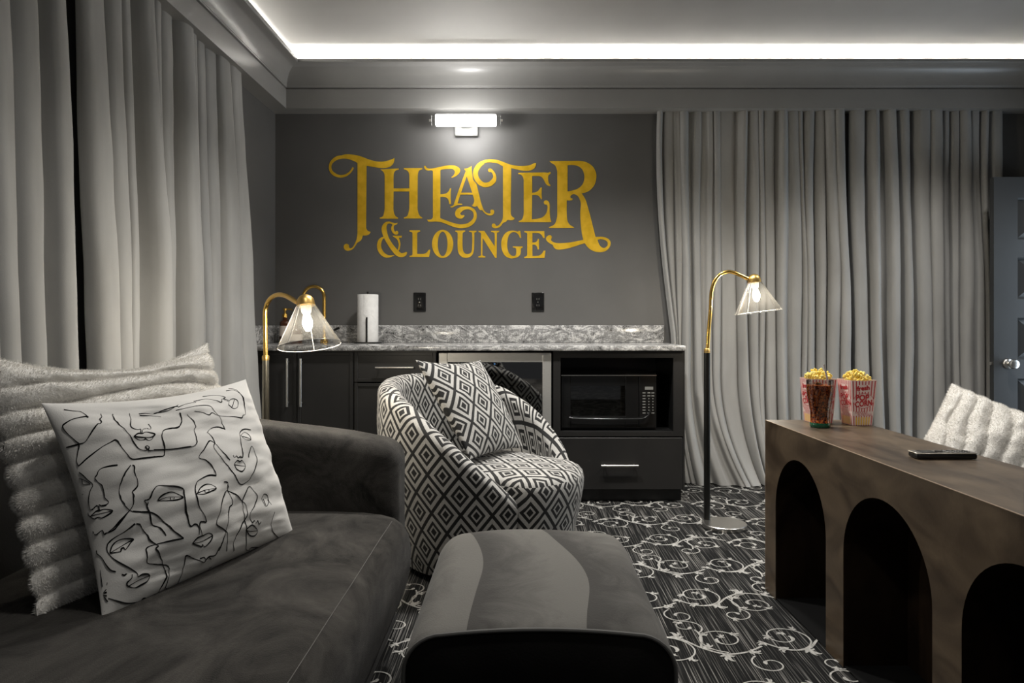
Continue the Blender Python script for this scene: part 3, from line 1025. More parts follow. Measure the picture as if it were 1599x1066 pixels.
def glyph(name, polys=(), strokes=(), shift=0):
    """flat vinyl letter: polys are lists of rings (outer first), strokes are (x, y, half width) paths; traced sheet units."""
    mb = MB()
    yy = BW - 0.0016

    def W(x, y, lay=0.0):
        return ((505 + x / LS - 813) / 230.6, yy - lay, CAMH + (500 - (230 + y / LS)) / 230.6)
    lay = 0.0
    for rings in polys:
        rr = []
        for r in rings:
            q = smooth_ring([(p[0] + shift, p[1]) for p in r])
            rr.append(q)
        tess = tessellate_polygon([[Vector((x, y, 0)) for x, y in r] for r in rr])
        flat = [p for r in rr for p in r]
        mb.add([W(x, y, lay) for x, y in flat], [list(t) for t in tess])
        lay += 0.00015
    for st in strokes:
        c = catmull([(p[0] + shift, p[1], p[2]) for p in st], 7)
        vs_, fs = [], []
        for i, p in enumerate(c):
            t = c[min(i + 1, len(c) - 1)] - c[max(i - 1, 0)]
            L = math.hypot(t[0], t[1]) or 1
            nx, ny = -t[1] / L, t[0] / L
            vs_ += [W(p[0] + nx * p[2], p[1] + ny * p[2], lay), W(p[0] - nx * p[2], p[1] - ny * p[2], lay)]
        for i in range(len(c) - 1):
            fs.append([2 * i, 2 * i + 1, 2 * i + 3, 2 * i + 2])
        mb.add(vs_, fs)
        lay += 0.00015
    return mb


def smooth_ring(P, n=4, corner=52):
    """round shallow vertices of an outline, keep sharp ones"""
    N = len(P)
    A = [np.array(p, float) for p in P]
    T = []
    for i in range(N):
        e0, e1 = A[i] - A[i - 1], A[(i + 1) % N] - A[i]
        l0, l1 = np.linalg.norm(e0), np.linalg.norm(e1)
        ca = float(np.dot(e0, e1) / (l0 * l1 + 1e-9))
        if ca < math.cos(math.radians(corner)):
            T.append(None)
        else:
            t = e0 + e1
            T.append(t / (np.linalg.norm(t) + 1e-9))
    out = []
    for i in range(N):
        a, b = A[i], A[(i + 1) % N]
        L = np.linalg.norm(b - a)
        d = (b - a) / (L + 1e-9)
        t0 = T[i] if T[i] is not None else d
        t1 = T[(i + 1) % N] if T[(i + 1) % N] is not None else d
        if L > 140 or L < 6:
            out.append(tuple(a))
            continue
        for k in range(n):
            s = k / n
            h = (2 * s ** 3 - 3 * s * s + 1) * a + (s ** 3 - 2 * s * s + s) * L * t0 + (-2 * s ** 3 + 3 * s * s) * b + (s ** 3 - s * s) * L * t1
            out.append(tuple(h))
    return out


def ell(cx, cy, rx, ry, n=36):
    return [(cx + rx * math.cos(2 * PI * k / n), cy + ry * math.sin(2 * PI * k / n)) for k in range(n)]


BO = 1303
sign = thing('wall_lettering', (-0.34, BW, 1.9), 'gold vinyl lettering reading THEATER & LOUNGE on the grey back wall', 'lettering')
G = []
G.append(('letter_t', glyph('T', [
    [[(316, 120), (400, 160), (396, 740), (405, 765), (420, 776), (438, 782), (425, 802), (400, 814), (365, 815), (358, 840), (345, 862), (315, 882), (300, 905), (280, 933), (255, 950), (225, 957), (200, 947), (189, 925), (192, 905), (205, 893), (222, 892), (236, 903), (238, 922), (248, 935), (268, 926), (288, 897), (302, 865), (310, 840), (316, 780)]],
    [[(130, 89), (200, 66), (280, 69), (350, 85), (420, 112), (490, 130), (550, 132), (600, 122), (640, 108), (658, 99), (655, 130), (640, 160), (610, 182), (560, 192), (500, 188), (440, 178), (395, 170), (340, 156), (270, 122), (210, 105), (150, 108), (125, 120)]]],
    [[(165, 90, 16), (130, 98, 16), (98, 117, 15), (72, 146, 13), (63, 180, 12), (70, 217, 13), (100, 249, 14), (150, 268, 12), (200, 262, 11), (240, 238, 9), (265, 208, 8), (276, 186, 8)]])))
G.append(('letter_h', glyph('H', [[[(527, 205), (697, 195), (697, 206), (672, 214), (655, 235), (650, 270), (650, 380), (795, 380), (795, 260), (788, 230), (770, 212), (745, 203), (745, 192), (915, 192), (915, 203), (890, 212), (878, 235), (873, 270), (871, 560), (880, 610), (895, 636), (915, 648), (915, 658), (745, 658), (745, 648), (775, 635), (788, 600), (795, 560), (795, 408), (650, 408), (648, 560), (655, 610), (670, 638), (692, 650), (692, 660), (522, 660), (522, 650), (550, 638), (562, 600), (568, 560), (568, 270), (560, 235), (545, 218)]]])))
G.append(('letter_e', glyph('E', [[[(930, 172), (945, 172), (955, 188), (975, 196), (1010, 195), (1060, 185), (1120, 172), (1180, 166), (1225, 172), (1255, 190), (1266, 212), (1257, 238), (1235, 260), (1210, 275), (1188, 282), (1183, 275), (1200, 262), (1212, 245), (1216, 225), (1208, 210), (1190, 201), (1150, 200), (1110, 204), (1086, 208), (1082, 220), (1082, 435), (1120, 430), (1145, 420), (1162, 400), (1172, 378), (1182, 378), (1178, 420), (1178, 470), (1181, 525), (1165, 525), (1158, 490), (1145, 470), (1120, 460), (1082, 458), (1080, 652), (1100, 672), (1090, 692), (1040, 686), (1000, 688), (972, 688), (957, 668), (985, 668), (1005, 660), (1013, 640), (1013, 225), (1000, 214), (970, 215), (948, 208), (936, 194)]]],
    [[(1070, 668, 16), (1130, 690, 15), (1200, 716, 17), (1265, 730, 18), (1330, 722, 18), (1375, 695, 17), (1401, 655, 15), (1403, 615, 14), (1385, 580, 13), (1345, 561, 13), (1300, 563, 16), (1262, 580, 23), (1243, 605, 24), (1248, 630, 24), (1275, 643, 17), (1304, 630, 5)]])))
G.append(('letter_a', glyph('A', [
    [[(1215, 513), (1245, 518), (1285, 522), (1285, 532), (1240, 535), (1215, 545), (1200, 554), (1178, 556), (1173, 547), (1200, 538)]],
    [[(1305, 196), (1335, 192), (1372, 172), (1371, 200), (1378, 260), (1385, 300), (1418, 345), (1453, 490), (1468, 540), (1488, 585), (1516, 608), (1540, 612), (1548, 602), (1543, 588), (1553, 575), (1573, 578), (1581, 595), (1571, 620), (1548, 630), (1518, 625), (1488, 605), (1468, 582), (1448, 580), (1433, 560), (1421, 540), (1408, 550), (1388, 548), (1373, 538), (1388, 520), (1395, 490), (1388, 460), (1363, 380), (1333, 290), (1320, 250), (1322, 225), (1305, 207)]]],
    [[(1328, 222, 12), (1290, 330, 14), (1248, 450, 14), (1222, 528, 15)], [(1250, 428, 9), (1320, 428, 9), (1392, 428, 9)]])))
G.append(('letter_t', glyph('T', [
    [[(358, 165), (434, 190), (430, 610), (440, 637), (465, 655), (455, 670), (430, 674), (400, 672), (385, 688), (358, 700), (340, 725), (315, 743), (285, 748), (262, 740), (254, 722), (262, 706), (278, 703), (288, 714), (295, 728), (315, 722), (335, 700), (352, 670), (358, 630)]],
    [[(130, 150), (180, 120), (240, 110), (300, 116), (360, 135), (420, 158), (500, 172), (560, 172), (610, 163), (650, 146), (664, 146), (660, 175), (640, 200), (605, 215), (560, 218), (500, 208), (432, 192), (350, 172), (310, 150), (250, 140), (200, 142), (160, 160), (135, 175)]],
    [ell(238, 212, 19, 18, 20)]],
    [[(175, 138, 18), (135, 170, 22), (106, 222, 23), (110, 275, 22), (140, 322, 22), (185, 347, 21), (235, 340, 21), (270, 310, 21), (282, 275, 15), (272, 240, 12), (252, 215, 12), (238, 207, 12)]], shift=BO)))
G.append(('letter_e', glyph('E', [[[(497, 238), (520, 235), (740, 232), (775, 235), (795, 226), (801, 238), (790, 250), (778, 262), (775, 290), (782, 330), (798, 350), (795, 360), (770, 352), (750, 330), (735, 300), (715, 275), (690, 266), (628, 265), (628, 420), (660, 415), (685, 400), (700, 380), (708, 371), (718, 371), (715, 430), (718, 470), (712, 484), (700, 464), (685, 448), (660, 440), (628, 440), (625, 665), (680, 660), (725, 645), (755, 615), (767, 580), (770, 545), (763, 530), (745, 528), (734, 512), (740, 496), (760, 489), (778, 500), (790, 530), (790, 590), (795, 650), (806, 692), (505, 692), (502, 682), (530, 670), (545, 640), (550, 590), (550, 310), (540, 270), (520, 252), (500, 248)]]], shift=BO)))
G.append(('letter_r', glyph('R', [
    [[(788, 127), (1060, 125), (1130, 138), (1190, 180), (1219, 240), (1220, 290), (1205, 345), (1170, 390), (1130, 415), (1085, 425), (1120, 480), (1145, 560), (1167, 640), (1192, 740), (1214, 828), (1235, 827), (1270, 827), (1315, 837), (1345, 860), (1354, 887), (1345, 920), (1320, 950), (1285, 966), (1230, 968), (1175, 950), (1130, 910), (1100, 850), (1085, 780), (1075, 680), (1073, 600), (1078, 520), (1065, 475), (1045, 447), (1015, 433), (992, 440), (980, 455), (985, 470), (1002, 472), (1000, 487), (975, 492), (948, 490), (948, 620), (955, 680), (975, 715), (1014, 738), (1014, 746), (784, 746), (784, 738), (830, 715), (850, 680), (860, 620), (860, 240), (852, 190), (835, 163), (805, 145)],
     [(955, 165), (955, 408), (1000, 399), (1050, 382), (1088, 350), (1107, 310), (1110, 260), (1095, 212), (1060, 178), (1010, 164)],
     [(1232, 855), (1242, 885), (1260, 915), (1285, 930), (1305, 926), (1325, 905), (1325, 876), (1300, 857), (1260, 849)]],
    [[(1107, 853), (1040, 868), (970, 880), (900, 886), (850, 884), (818, 873), (802, 860), (805, 845), (811, 828), (800, 814), (780, 814), (760, 830), (756, 850), (768, 870), (790, 887), (818, 903), (828, 925), (850, 942), (890, 945), (950, 936), (1020, 916), (1080, 896), (1118, 886)]]], shift=BO)))
# ampersand: own tracing sheet (origin 580,340 ; 13.325 per px) -> sheet units
k = LS / 13.325
AX, AY = (580 - 505) * LS, (340 - 230) * LS
def amp(L):
    return [(AX + p[0] * k, AY + p[1] * k) + ((p[2] * k,) if len(p) > 2 else ()) for p in L]
G.append(('ampersand', glyph('&', [
    [amp([(440, 372), (638, 372), (625, 415), (590, 412), (570, 425), (595, 480), (605, 540), (600, 600), (585, 660), (565, 690), (545, 670), (560, 620), (568, 560), (560, 510), (540, 460), (500, 420), (460, 395)])],
    [amp([(375, 75), (440, 100), (500, 110), (545, 103), (535, 135), (490, 150), (470, 170), (466, 220), (480, 270), (505, 300), (500, 285), (515, 268), (545, 275), (562, 305), (555, 335), (520, 352), (470, 335), (430, 290), (412, 230), (420, 180), (440, 150), (420, 130), (380, 120)])]],
    [amp([(390, 98, 20), (330, 105, 25), (285, 150, 40), (265, 220, 52), (280, 320, 52), (320, 430, 46), (390, 550, 46), (470, 660, 50), (550, 745, 52), (620, 775, 42), (690, 760, 36), (735, 715, 14)]),
     amp([(270, 410, 14), (225, 425, 24), (180, 480, 38), (160, 570, 42), (175, 660, 44), (230, 745, 42), (310, 795, 34), (390, 800, 20), (480, 778, 5)])])))
G.append(('letter_l', glyph('L', [[[(797, 767), (895, 767), (895, 779), (872, 788), (868, 800), (868, 985), (925, 985), (955, 973), (975, 948), (990, 946), (978, 1013), (797, 1013), (797, 1003), (818, 998), (824, 985), (824, 795), (818, 785), (797, 780)]]])))
G.append(('letter_o', glyph('O', [[ell(1103, 893, 98, 130), ell(1103, 893, 45, 113)]])))
G.append(('letter_u', glyph('U', [[[(1220, 769), (1312, 768), (1312, 779), (1290, 788), (1288, 800), (1288, 920), (1296, 963), (1318, 985), (1345, 985), (1368, 968), (1376, 920), (1376, 800), (1372, 786), (1348, 781), (1348, 771), (1416, 771), (1416, 781), (1396, 790), (1394, 920), (1386, 978), (1360, 1010), (1320, 1022), (1280, 1012), (1252, 980), (1242, 930), (1242, 800), (1238, 785), (1220, 780)]]])))
G.append(('letter_n', glyph('N', [[[(132, 772), (185, 772), (281, 915), (281, 800), (272, 788), (248, 782), (248, 771), (323, 771), (323, 782), (302, 790), (300, 1022), (286, 1022), (170, 838), (168, 990), (175, 1003), (195, 1008), (195, 1019), (130, 1019), (130, 1008), (150, 1002), (155, 990), (155, 800), (148, 788), (132, 783)]]], shift=BO)))
G.append(('letter_g', glyph('G', [[[(527, 837), (515, 837), (500, 807), (475, 786), (445, 785), (415, 810), (400, 860), (398, 920), (412, 975), (440, 1002), (465, 1004), (478, 990), (480, 942), (472, 930), (450, 926), (450, 916), (540, 916), (540, 926), (524, 935), (520, 985), (500, 1010), (460, 1025), (420, 1025), (375, 1000), (348, 945), (342, 880), (355, 830), (385, 790), (425, 771), (465, 771), (495, 780), (505, 772), (518, 772)]]], shift=BO)))
G.append(('letter_e', glyph('E', [[[(555, 774), (740, 774), (744, 838), (730, 838), (715, 812), (690, 794), (630, 792), (630, 880), (660, 876), (675, 862), (680, 846), (691, 846), (691, 944), (678, 944), (672, 918), (655, 902), (630, 900), (630, 1005), (685, 1002), (715, 985), (735, 955), (751, 955), (742, 1023), (555, 1025), (555, 1013), (575, 1006), (582, 990), (582, 800), (575, 790), (555, 785)]]], shift=BO)))
for nm, g in G:
    build(nm, g, 'gold', sign, smooth=False)

# ---------------------------------------------------------------- floor lamps
def floor_lamp(base, pole_xy, joint_z, brass, axis_pt, axis_dir, label, pole_mat, pr):
    t = thing('floor_lamp', (base[0], base[1], 0.0), label, 'lamp', 'brass reading floor lamps with clear glass shades')
    build('base', MB().lathe([(0, 0.001), (0.112, 0.001), (0.114, 0.004), (0.114, 0.021), (0.111, 0.024), (0, 0.024)], 48, None, (base[0], base[1], 0), cap=False), 'chrome', t)
    px_, py_ = pole_xy
    build('pole', MB().tube([(px_, py_, 0.024), (px_, py_, 0.03), (px_, py_, joint_z)], [pr[0], pr[0], pr[1]], 20), pole_mat, t)
    build('collar', MB().lathe([(0.0, -0.006), (pr[1] + 0.001, -0.006), (0.0155, 0), (0.0155, 0.010), (0.012, 0.016), (0, 0.016)], 20, None, (px_, py_, joint_z), cap=False), 'brass_soft', t)
    pts = catmull(brass, 6)
    build('arm', MB().tube([p for p in pts], 0.0098, 16), 'brass', t)
    ax = Vector(axis_dir).normalized()            # points down along the shade
    o = Vector(axis_pt)                           # top of the dome
    dome = [(0.0, 0.0)] + [(0.034 * math.sin(a), 0.034 * (1 - math.cos(a))) for a in np.linspace(0.15, PI / 2, 9)] + [(0.035, 0.040), (0.035, 0.046), (0.0, 0.046)]
    build('dome_cap', MB().lathe(dome, 32, ax, o, cap=False), 'brass_soft', t)
    sh = build('shade', MB().lathe([(0.034, 0.040), (0.121, 0.205), (0.1185, 0.205), (0.032, 0.041)], 48, ax, o, cap=False), 'glass', t)
    rim = [(0.1212, 0.2042), (0.1218, 0.2052), (0.1212, 0.2062), (0.1192, 0.2062), (0.1187, 0.2052), (0.1192, 0.2042), (0.1212, 0.2042)]
    build('rim', MB().lathe(rim, 48, ax, o, cap=False), 'rim_glass', sh, label='bright glass rim')
    a = ax.cross(Vector((0, 1, 0))).normalized()
    b = ax.cross(a)
    for an in (0.62 * PI, 0.93 * PI, 1.45 * PI):
        d = a * math.cos(an) + b * math.sin(an)
        build('glass_ridge', MB().tube([o + ax * 0.041 + d * 0.0345, o + ax * 0.204 + d * 0.1212], 0.0011, 6), 'rim_glass', sh)
    so = build('socket', MB().lathe([(0, 0.046), (0.020, 0.046), (0.022, 0.050), (0.019, 0.072), (0.015, 0.076), (0, 0.076)], 20, ax, o, cap=False), 'white_plastic', t)
    build('bulb', MB().lathe([(0, 0.076), (0.010, 0.077), (0.013, 0.088), (0.0185, 0.105), (0.0195, 0.118), (0.016, 0.134), (0.009, 0.146), (0, 0.149)], 20, ax, o, cap=False), 'bulb', so)
    d = bpy.data.lights.new('lamp_glow', 'POINT')
    d.energy = 9.0
    d.color = (1.0, 0.90, 0.74)
    d.shadow_soft_size = 0.02
    lo = bpy.data.objects.new('lamp_glow', d)
    COL.objects.link(lo)
    lo.location = o + ax * 0.165
    return t


def pt(px, py, y):
    return ((px - 813) / FPX * y, y, CAMH + (500 - py) / FPX * y)


yb = 3.845
b1 = [pt(1104, 549, yb), pt(1104.8, 544, yb), pt(1106.7, 514, yb), pt(1109.3, 484, yb), pt(1110.8, 457, yb), pt(1115.3, 440.5, yb), pt(1123.5, 429.3, yb), pt(1135.5, 424.3, yb), pt(1146, 425.5, yb), pt(1156.5, 430, yb), pt(1167, 434.8, yb), pt(1172, 437, yb)]
floor_lamp((1.064, 3.78), (0.990, yb), 0.915, b1, pt(1176.5, 427.5, yb), (0.13, 0.0, -1.0), 'brass floor lamp with lit glass shade in front of the right curtain', 'pole', (0.0165, 0.0165))
p2 = [(415, 557, 3.10), (414.6, 535, 3.10), (414.3, 512, 3.10), (414, 490, 3.10), (416.2, 477, 3.095), (421.7, 466.8, 3.07), (430.2, 461.0, 3.03), (438.8, 459.9, 2.99), (447.3, 462, 2.95), (454.6, 466, 2.915), (461, 470, 2.88), (466, 472, 2.86)]
floor_lamp((-1.02, 3.16), (pt(415, 557, 3.10)[0], 3.10), 0.915, [pt(*q) for q in p2], pt(476, 459.5, 2.84), (0.15, -0.19, -1.0), 'brass floor lamp with lit glass shade between sofa and counter', 'pole_nickel', (0.0215, 0.014))

# ---------------------------------------------------------------- barrel chair
CCx, CCy = -0.170, 3.25
FACE_A = math.radians(-28)            # direction the chair faces
BACK_A = FACE_A + PI


def h_shell(ph):
    d = abs(math.degrees(ph))
    return float(np.interp(d, [0, 25, 45, 60, 75, 90, 103, 123, 140], [0.825, 0.82, 0.805, 0.775, 0.735, 0.668, 0.60, 0.475, 0.365]))


def r_out(z):
    return float(np.interp(z, [0.03, 0.06, 0.2, 0.45, 0.62, 0.85], [0.345, 0.362, 0.40, 0.452, 0.468, 0.462]))


chair = thing('barrel_chair', (CCx, CCy, 0.0), 'round barrel armchair in black and white diamond weave by the fridge', 'armchair')
PM = math.radians(140)
NP, NS = 96, 40


def shell_sec(ph):
    """closed section (r, z, v-length) for angle ph from the back"""
    H = h_shell(ph)
    th = 0.105 - 0.02 * min(1, abs(ph) / PM)
    zt = H - th / 2
    sec = []
    for k in range(13):
        z = 0.035 + (zt - 0.035) * k / 12
        sec.append((r_out(z), z))
    ro = r_out(zt)
    for k in range(1, 12):
        a = PI * k / 12
        sec.append((ro - th / 2 + th / 2 * math.cos(a), zt + th / 2 * math.sin(a)))
    zi = min(0.30, zt - 0.02)
    for k in range(0, 10):
        z = zt + (zi - zt) * k / 9
        sec.append((ro - th - 0.03 * (k / 9), z))
    sec.append((0.30, zi - 0.01))
    sec.append((0.30, 0.035))
    return sec


def sec_len(sec):
    L = [0]
    for i in range(1, len(sec)):
        L.append(L[-1] + math.hypot(sec[i][0] - sec[i - 1][0], sec[i][1] - sec[i - 1][1]))
    return L


mb = MB()
rows, lens = [], []
for i in range(NP + 1):
    ph = -PM + 2 * PM * i / NP
    s = shell_sec(ph)
    rows.append([(CCx + r * math.cos(BACK_A + ph), CCy + r * math.sin(BACK_A + ph), z) for r, z in s])
    L = sec_len(s)
    lens.append([s[j][1] if j < 13 else s[12][1] + L[j] - L[12] for j in range(len(s))])
n = len(rows[0])
US, VS = 0.132, 0.158


def UVc(arc, v):
    return (arc / US, v / VS)


vs_, fs, uvs = [p for r in rows for p in r], [], []
for i in range(NP):
    a0 = (-PM + 2 * PM * i / NP) * 0.45
    a1 = (-PM + 2 * PM * (i + 1) / NP) * 0.45
    for j in range(n):
        j2 = (j + 1) % n
        fs.append([i * n + j, (i + 1) * n + j, (i + 1) * n + j2, i * n + j2])
        l00, l10 = lens[i][j], lens[i + 1][j]
        l01, l11 = (lens[i][j2], lens[i + 1][j2]) if j2 else (lens[i][j], lens[i + 1][j])
        uvs.append([UVc(a0, l00), UVc(a1, l10), UVc(a1, l11), UVc(a0, l01)])
for i in (0, NP):
    fs.append([i * n + j for j in range(n)])
    uvs.append([UVc(rows[i][j][0], rows[i][j][2]) for j in range(n)])
mb.add(vs_, fs, uvs)
build('shell', mb, 'diamond', chair, angle=60)

# seat: boxed cushion drum that fills the shell and closes the front
def r_seat(an):
    d = abs((an - FACE_A + PI) % (2 * PI) - PI)
    dd = math.degrees(d)
    return float(np.interp(dd, [0, 28, 36, 43, 50, 180], [0.460, 0.452, 0.435, 0.385, 0.335, 0.325]))


prof = [(0.80, 0.04), (0.84, 0.06), (0.90, 0.15), (0.955, 0.25), (0.99, 0.34), (1.0, 0.385), (0.985, 0.415), (0.95, 0.432), (0.90, 0.443), (0.75, 0.455), (0.5, 0.464), (0.25, 0.468), (0.02, 0.469)]
mb = MB()
NA = 96
vs_, fs, uvs = [], [], []
for j, (k, z) in enumerate(prof):
    for i in range(NA):
        an = 2 * PI * i / NA
        r = r_seat(an) * k
        vs_.append((CCx + r * math.cos(an), CCy + r * math.sin(an), z))
vl = sec_len([(k * 0.42, z) for k, z in prof])


def seat_uv(i, j):
    an = 2 * PI * i / NA
    k, z = prof[j]
    if j <= 6:
        return UVc((an - FACE_A) * 0.44, z)
    r = r_seat(an) * k
    x, y = r * math.cos(an - FACE_A), r * math.sin(an - FACE_A)
    return UVc(y, x * 1.0)


for j in range(len(prof) - 1):
    for i in range(NA):
        i2 = (i + 1) % NA
        fs.append([j * NA + i, j * NA + i2, (j + 1) * NA + i2, (j + 1) * NA + i])
        jj = j if j < 6 else max(j, 7)
        if j <= 5:
            q = [seat_uv(i, j), seat_uv(i + 1, j), seat_uv(i + 1, j + 1), seat_uv(i, j + 1)]
        else:
            def su(ii, jx):
                an = 2 * PI * ii / NA
                r = r_seat(an) * prof[jx][0]
                return UVc(r * math.sin(an - FACE_A), r * math.cos(an - FACE_A))
            q = [su(i, j), su(i + 1, j), su(i + 1, j + 1), su(i, j + 1)]
        uvs.append(q)
mb.add(vs_, fs, uvs)
build('seat', mb, 'diamond', chair, angle=60)
build('swivel_base', MB().lathe([(0, 0.0), (0.30, 0.0), (0.30, 0.036), (0, 0.036)], 48, None, (CCx, CCy, 0), cap=False), 'velvet_dark', chair)


# ---------------------------------------------------------------- pillows
def frame(yaw, tilt, roll):
    Mx = Matrix.Rotation(yaw, 3, 'Z') @ Matrix.Rotation(tilt, 3, 'X') @ Matrix.Rotation(roll, 3, 'Y')
    return Mx @ Vector((1, 0, 0)), Mx @ Vector((0, 0, 1)), Mx @ Vector((0, -1, 0))


GT_FLAT = 0.105        # the printed pillow is pressed flat behind


def pillow_local(u, v, W, Hh, T, pin, side, wr=0.0, seed=0):
    """u,v in -1..1 -> (along, up, out). pin = (top, bottom, sides)"""
    pv = pin[0] if v > 0 else pin[1]
    x = W * u * (1 - pin[2] * (1 - v * v) * u * u)
    y = Hh * v * (1 - pv * (1 - u * u) * v * v)
    e = max(0.0, (1 - u * u) * (1 - v * v))
    t = T * e ** 0.55
    if wr:
        q = noise.noise(Vector((u * 2.2 + seed, v * 3.4, seed))) + 0.35 * noise.noise(Vector((u * 4 + seed, v * 9, seed + 4))) + 0.28 * (0.5 - abs(noise.noise(Vector((u * 3 + seed, v * 13 + 3 * u, seed + 9)))))
        t += wr * q * min(1.0, e * 4)
    return x, y, (t if side > 0 else -0.3 * t) if T == GT_FLAT else side * t


def pillow_mesh(C, b, up, nrm, W, Hh, T, pin, N=48, wr=0.004, seed=1, uvk=None, local=pillow_local):
    mb = MB()
    for side in (1, -1):
        def fn(a, c):
            # denser towards the rim
            u = math.sin((a * 2 - 1) * PI / 2)
            v = math.sin((c * 2 - 1) * PI / 2)
            x, y, t = local(u, v, W, Hh, T, pin, side, wr, seed)
            return C + b * x + up * y + nrm * t
        uvf = (lambda a, c: (math.sin((a * 2 - 1) * PI / 2) * uvk[0] + uvk[2], math.sin((c * 2 - 1) * PI / 2) * uvk[1] + uvk[3])) if uvk else None
        mb.grid(fn, N, N, uvfn=uvf)
    return mb


def fur_hairs(mb, count, length, width, seed, droop=0.35):
    rs = np.random.default_rng(seed)
    V = np.array(mb.v)
    F = np.array([f for f in mb.f if len(f) == 4])
    p = [V[F[:, k]] for k in range(4)]
    nr = np.cross(p[2] - p[0], p[3] - p[1])
    ar = np.linalg.norm(nr, axis=1)
    nr = nr / (ar[:, None] + 1e-12)
    ctr = V.mean(0)
    sel = rs.choice(len(F), count, p=ar / ar.sum())
    a, c = rs.random((count, 1)), rs.random((count, 1))
    P = (p[0][sel] * (1 - a) + p[1][sel] * a) * (1 - c) + (p[3][sel] * (1 - a) + p[2][sel] * a) * c
    N = nr[sel]
    return P, N, rs


def build_fur(parent, mb, count, length, width, seed, outward):
    P, N, rs = fur_hairs(mb, count, length, width, seed)
    s = np.sign(np.einsum('ij,ij->i', N, outward(P)))[:, None]
    s[s == 0] = 1
    N = N * s
    D = N + rs.normal(size=P.shape) * 0.24 + np.array([0, 0, -0.25])
    D /= np.linalg.norm(D, axis=1)[:, None]
    L = length * (0.6 + 0.8 * rs.random((len(P), 1)))
    sd = np.cross(D, rs.normal(size=P.shape))
    sd /= np.linalg.norm(sd, axis=1)[:, None]
    A, B, T = P + sd * width - N * 0.001, P - sd * width - N * 0.001, P + D * L
    vv = np.stack([A, B, T], 1).reshape(-1, 3)
    off = np.array(world_of(parent)[:])
    me = bpy.data.meshes.new('fur_pile')
    n_ = len(vv)
    me.vertices.add(n_)
    me.vertices.foreach_set('co', (vv - off).ravel())
    me.loops.add(n_)
    me.loops.foreach_set('vertex_index', np.arange(n_))
    me.polygons.add(n_ // 3)
    me.polygons.foreach_set('loop_start', np.arange(0, n_, 3))
    me.update()
    me.materials.append(M['fur_hair'])
    o = bpy.data.objects.new('fur_pile', me)
    COL.objects.link(o)
    o.parent = parent
    o['kind'] = 'stuff'
    return o


def rib_local(nrib, amp, wav, scal=1.0):
    def f(u, v, W, Hh, T, pin, side, wr, seed):
        x, y, t = pillow_local(u, v, W, Hh, T, pin, side, wr, seed)
        q = v + wav * noise.noise(Vector((u * 1.6 + seed, v * 1.2, seed))) + wav * 0.8 * u * u
        ph = (q * 0.5 + 0.5) * nrib
        s = abs(math.sin(PI * ph)) ** 0.48
        e = max(0.0, (1 - u * u) * (1 - v * v))
        t += side * amp * (s - 0.45) * min(1.0, e * 5)
        x += scal * W * 0.055 * (s - 0.6) * u ** 5
        t += side * 0.006 * noise.noise(Vector((u * 6 + seed, v * 9, seed + side)))
        return x, y, t
    return f


# fluffy ribbed pillow on the left, leaning on the sofa back
fb = Vector((0.283, 0.959, 0)).normalized()
fback = Vector((-fb.y, fb.x, 0))
th = math.asin(0.30)
fup = fback * math.sin(th) + Vector((0, 0, math.cos(th)))
fn_ = fb.cross(fup)
fC = Vector((-0.872, 1.81, 0.478)) + fup * 0.275 + fback * 0.02
fp = thing('fluffy_pillow', (fC.x, fC.y, 0.475), 'large cream fluffy ribbed pillow leaning against the sofa back', 'pillow')
fm = pillow_mesh(fC, fb, fup, fn_, 0.345, 0.285, 0.075, (0.24, 0.02, 0.04), N=130, wr=0.012, seed=3, local=rib_local(10, 0.030, 0.09))
build('cover', fm, 'fur', fp, merge=True, angle=180)
build_fur(fp, fm, 220000, 0.0062, 0.00050, 5, lambda P: (P - np.array(fC[:])))

# line-drawing pillow
gb = Vector((0.191, 0.607, 0)).normalized()
gback = Vector((-gb.y, gb.x, 0))
th = math.asin(0.35)
gup = gback * math.sin(th) + Vector((0, 0, math.cos(th)))
gn = gb.cross(gup)
gC = Vector((-0.757, 1.785, 0.472)) + gup * 0.228
GW, GH, GT, GPIN = 0.325, 0.235, 0.105, (0.10, 0.02, 0.07)
gp = thing('printed_pillow', (gC.x, gC.y, 0.475), 'white pillow printed with black line-drawn faces on the sofa', 'pillow')
build('cover', pillow_mesh(gC, gb, gup, gn, GW, GH, GT, GPIN, N=100, wr=0.013, seed=9), 'linen', gp, merge=True, angle=180)


def on_front(u, v, lift=0.0007):
    x, y, t = pillow_local(u, v, GW, GH, GT, GPIN, 1, 0.013, 9)
    return gC + gb * x + gup * y + gn * (t + lift)


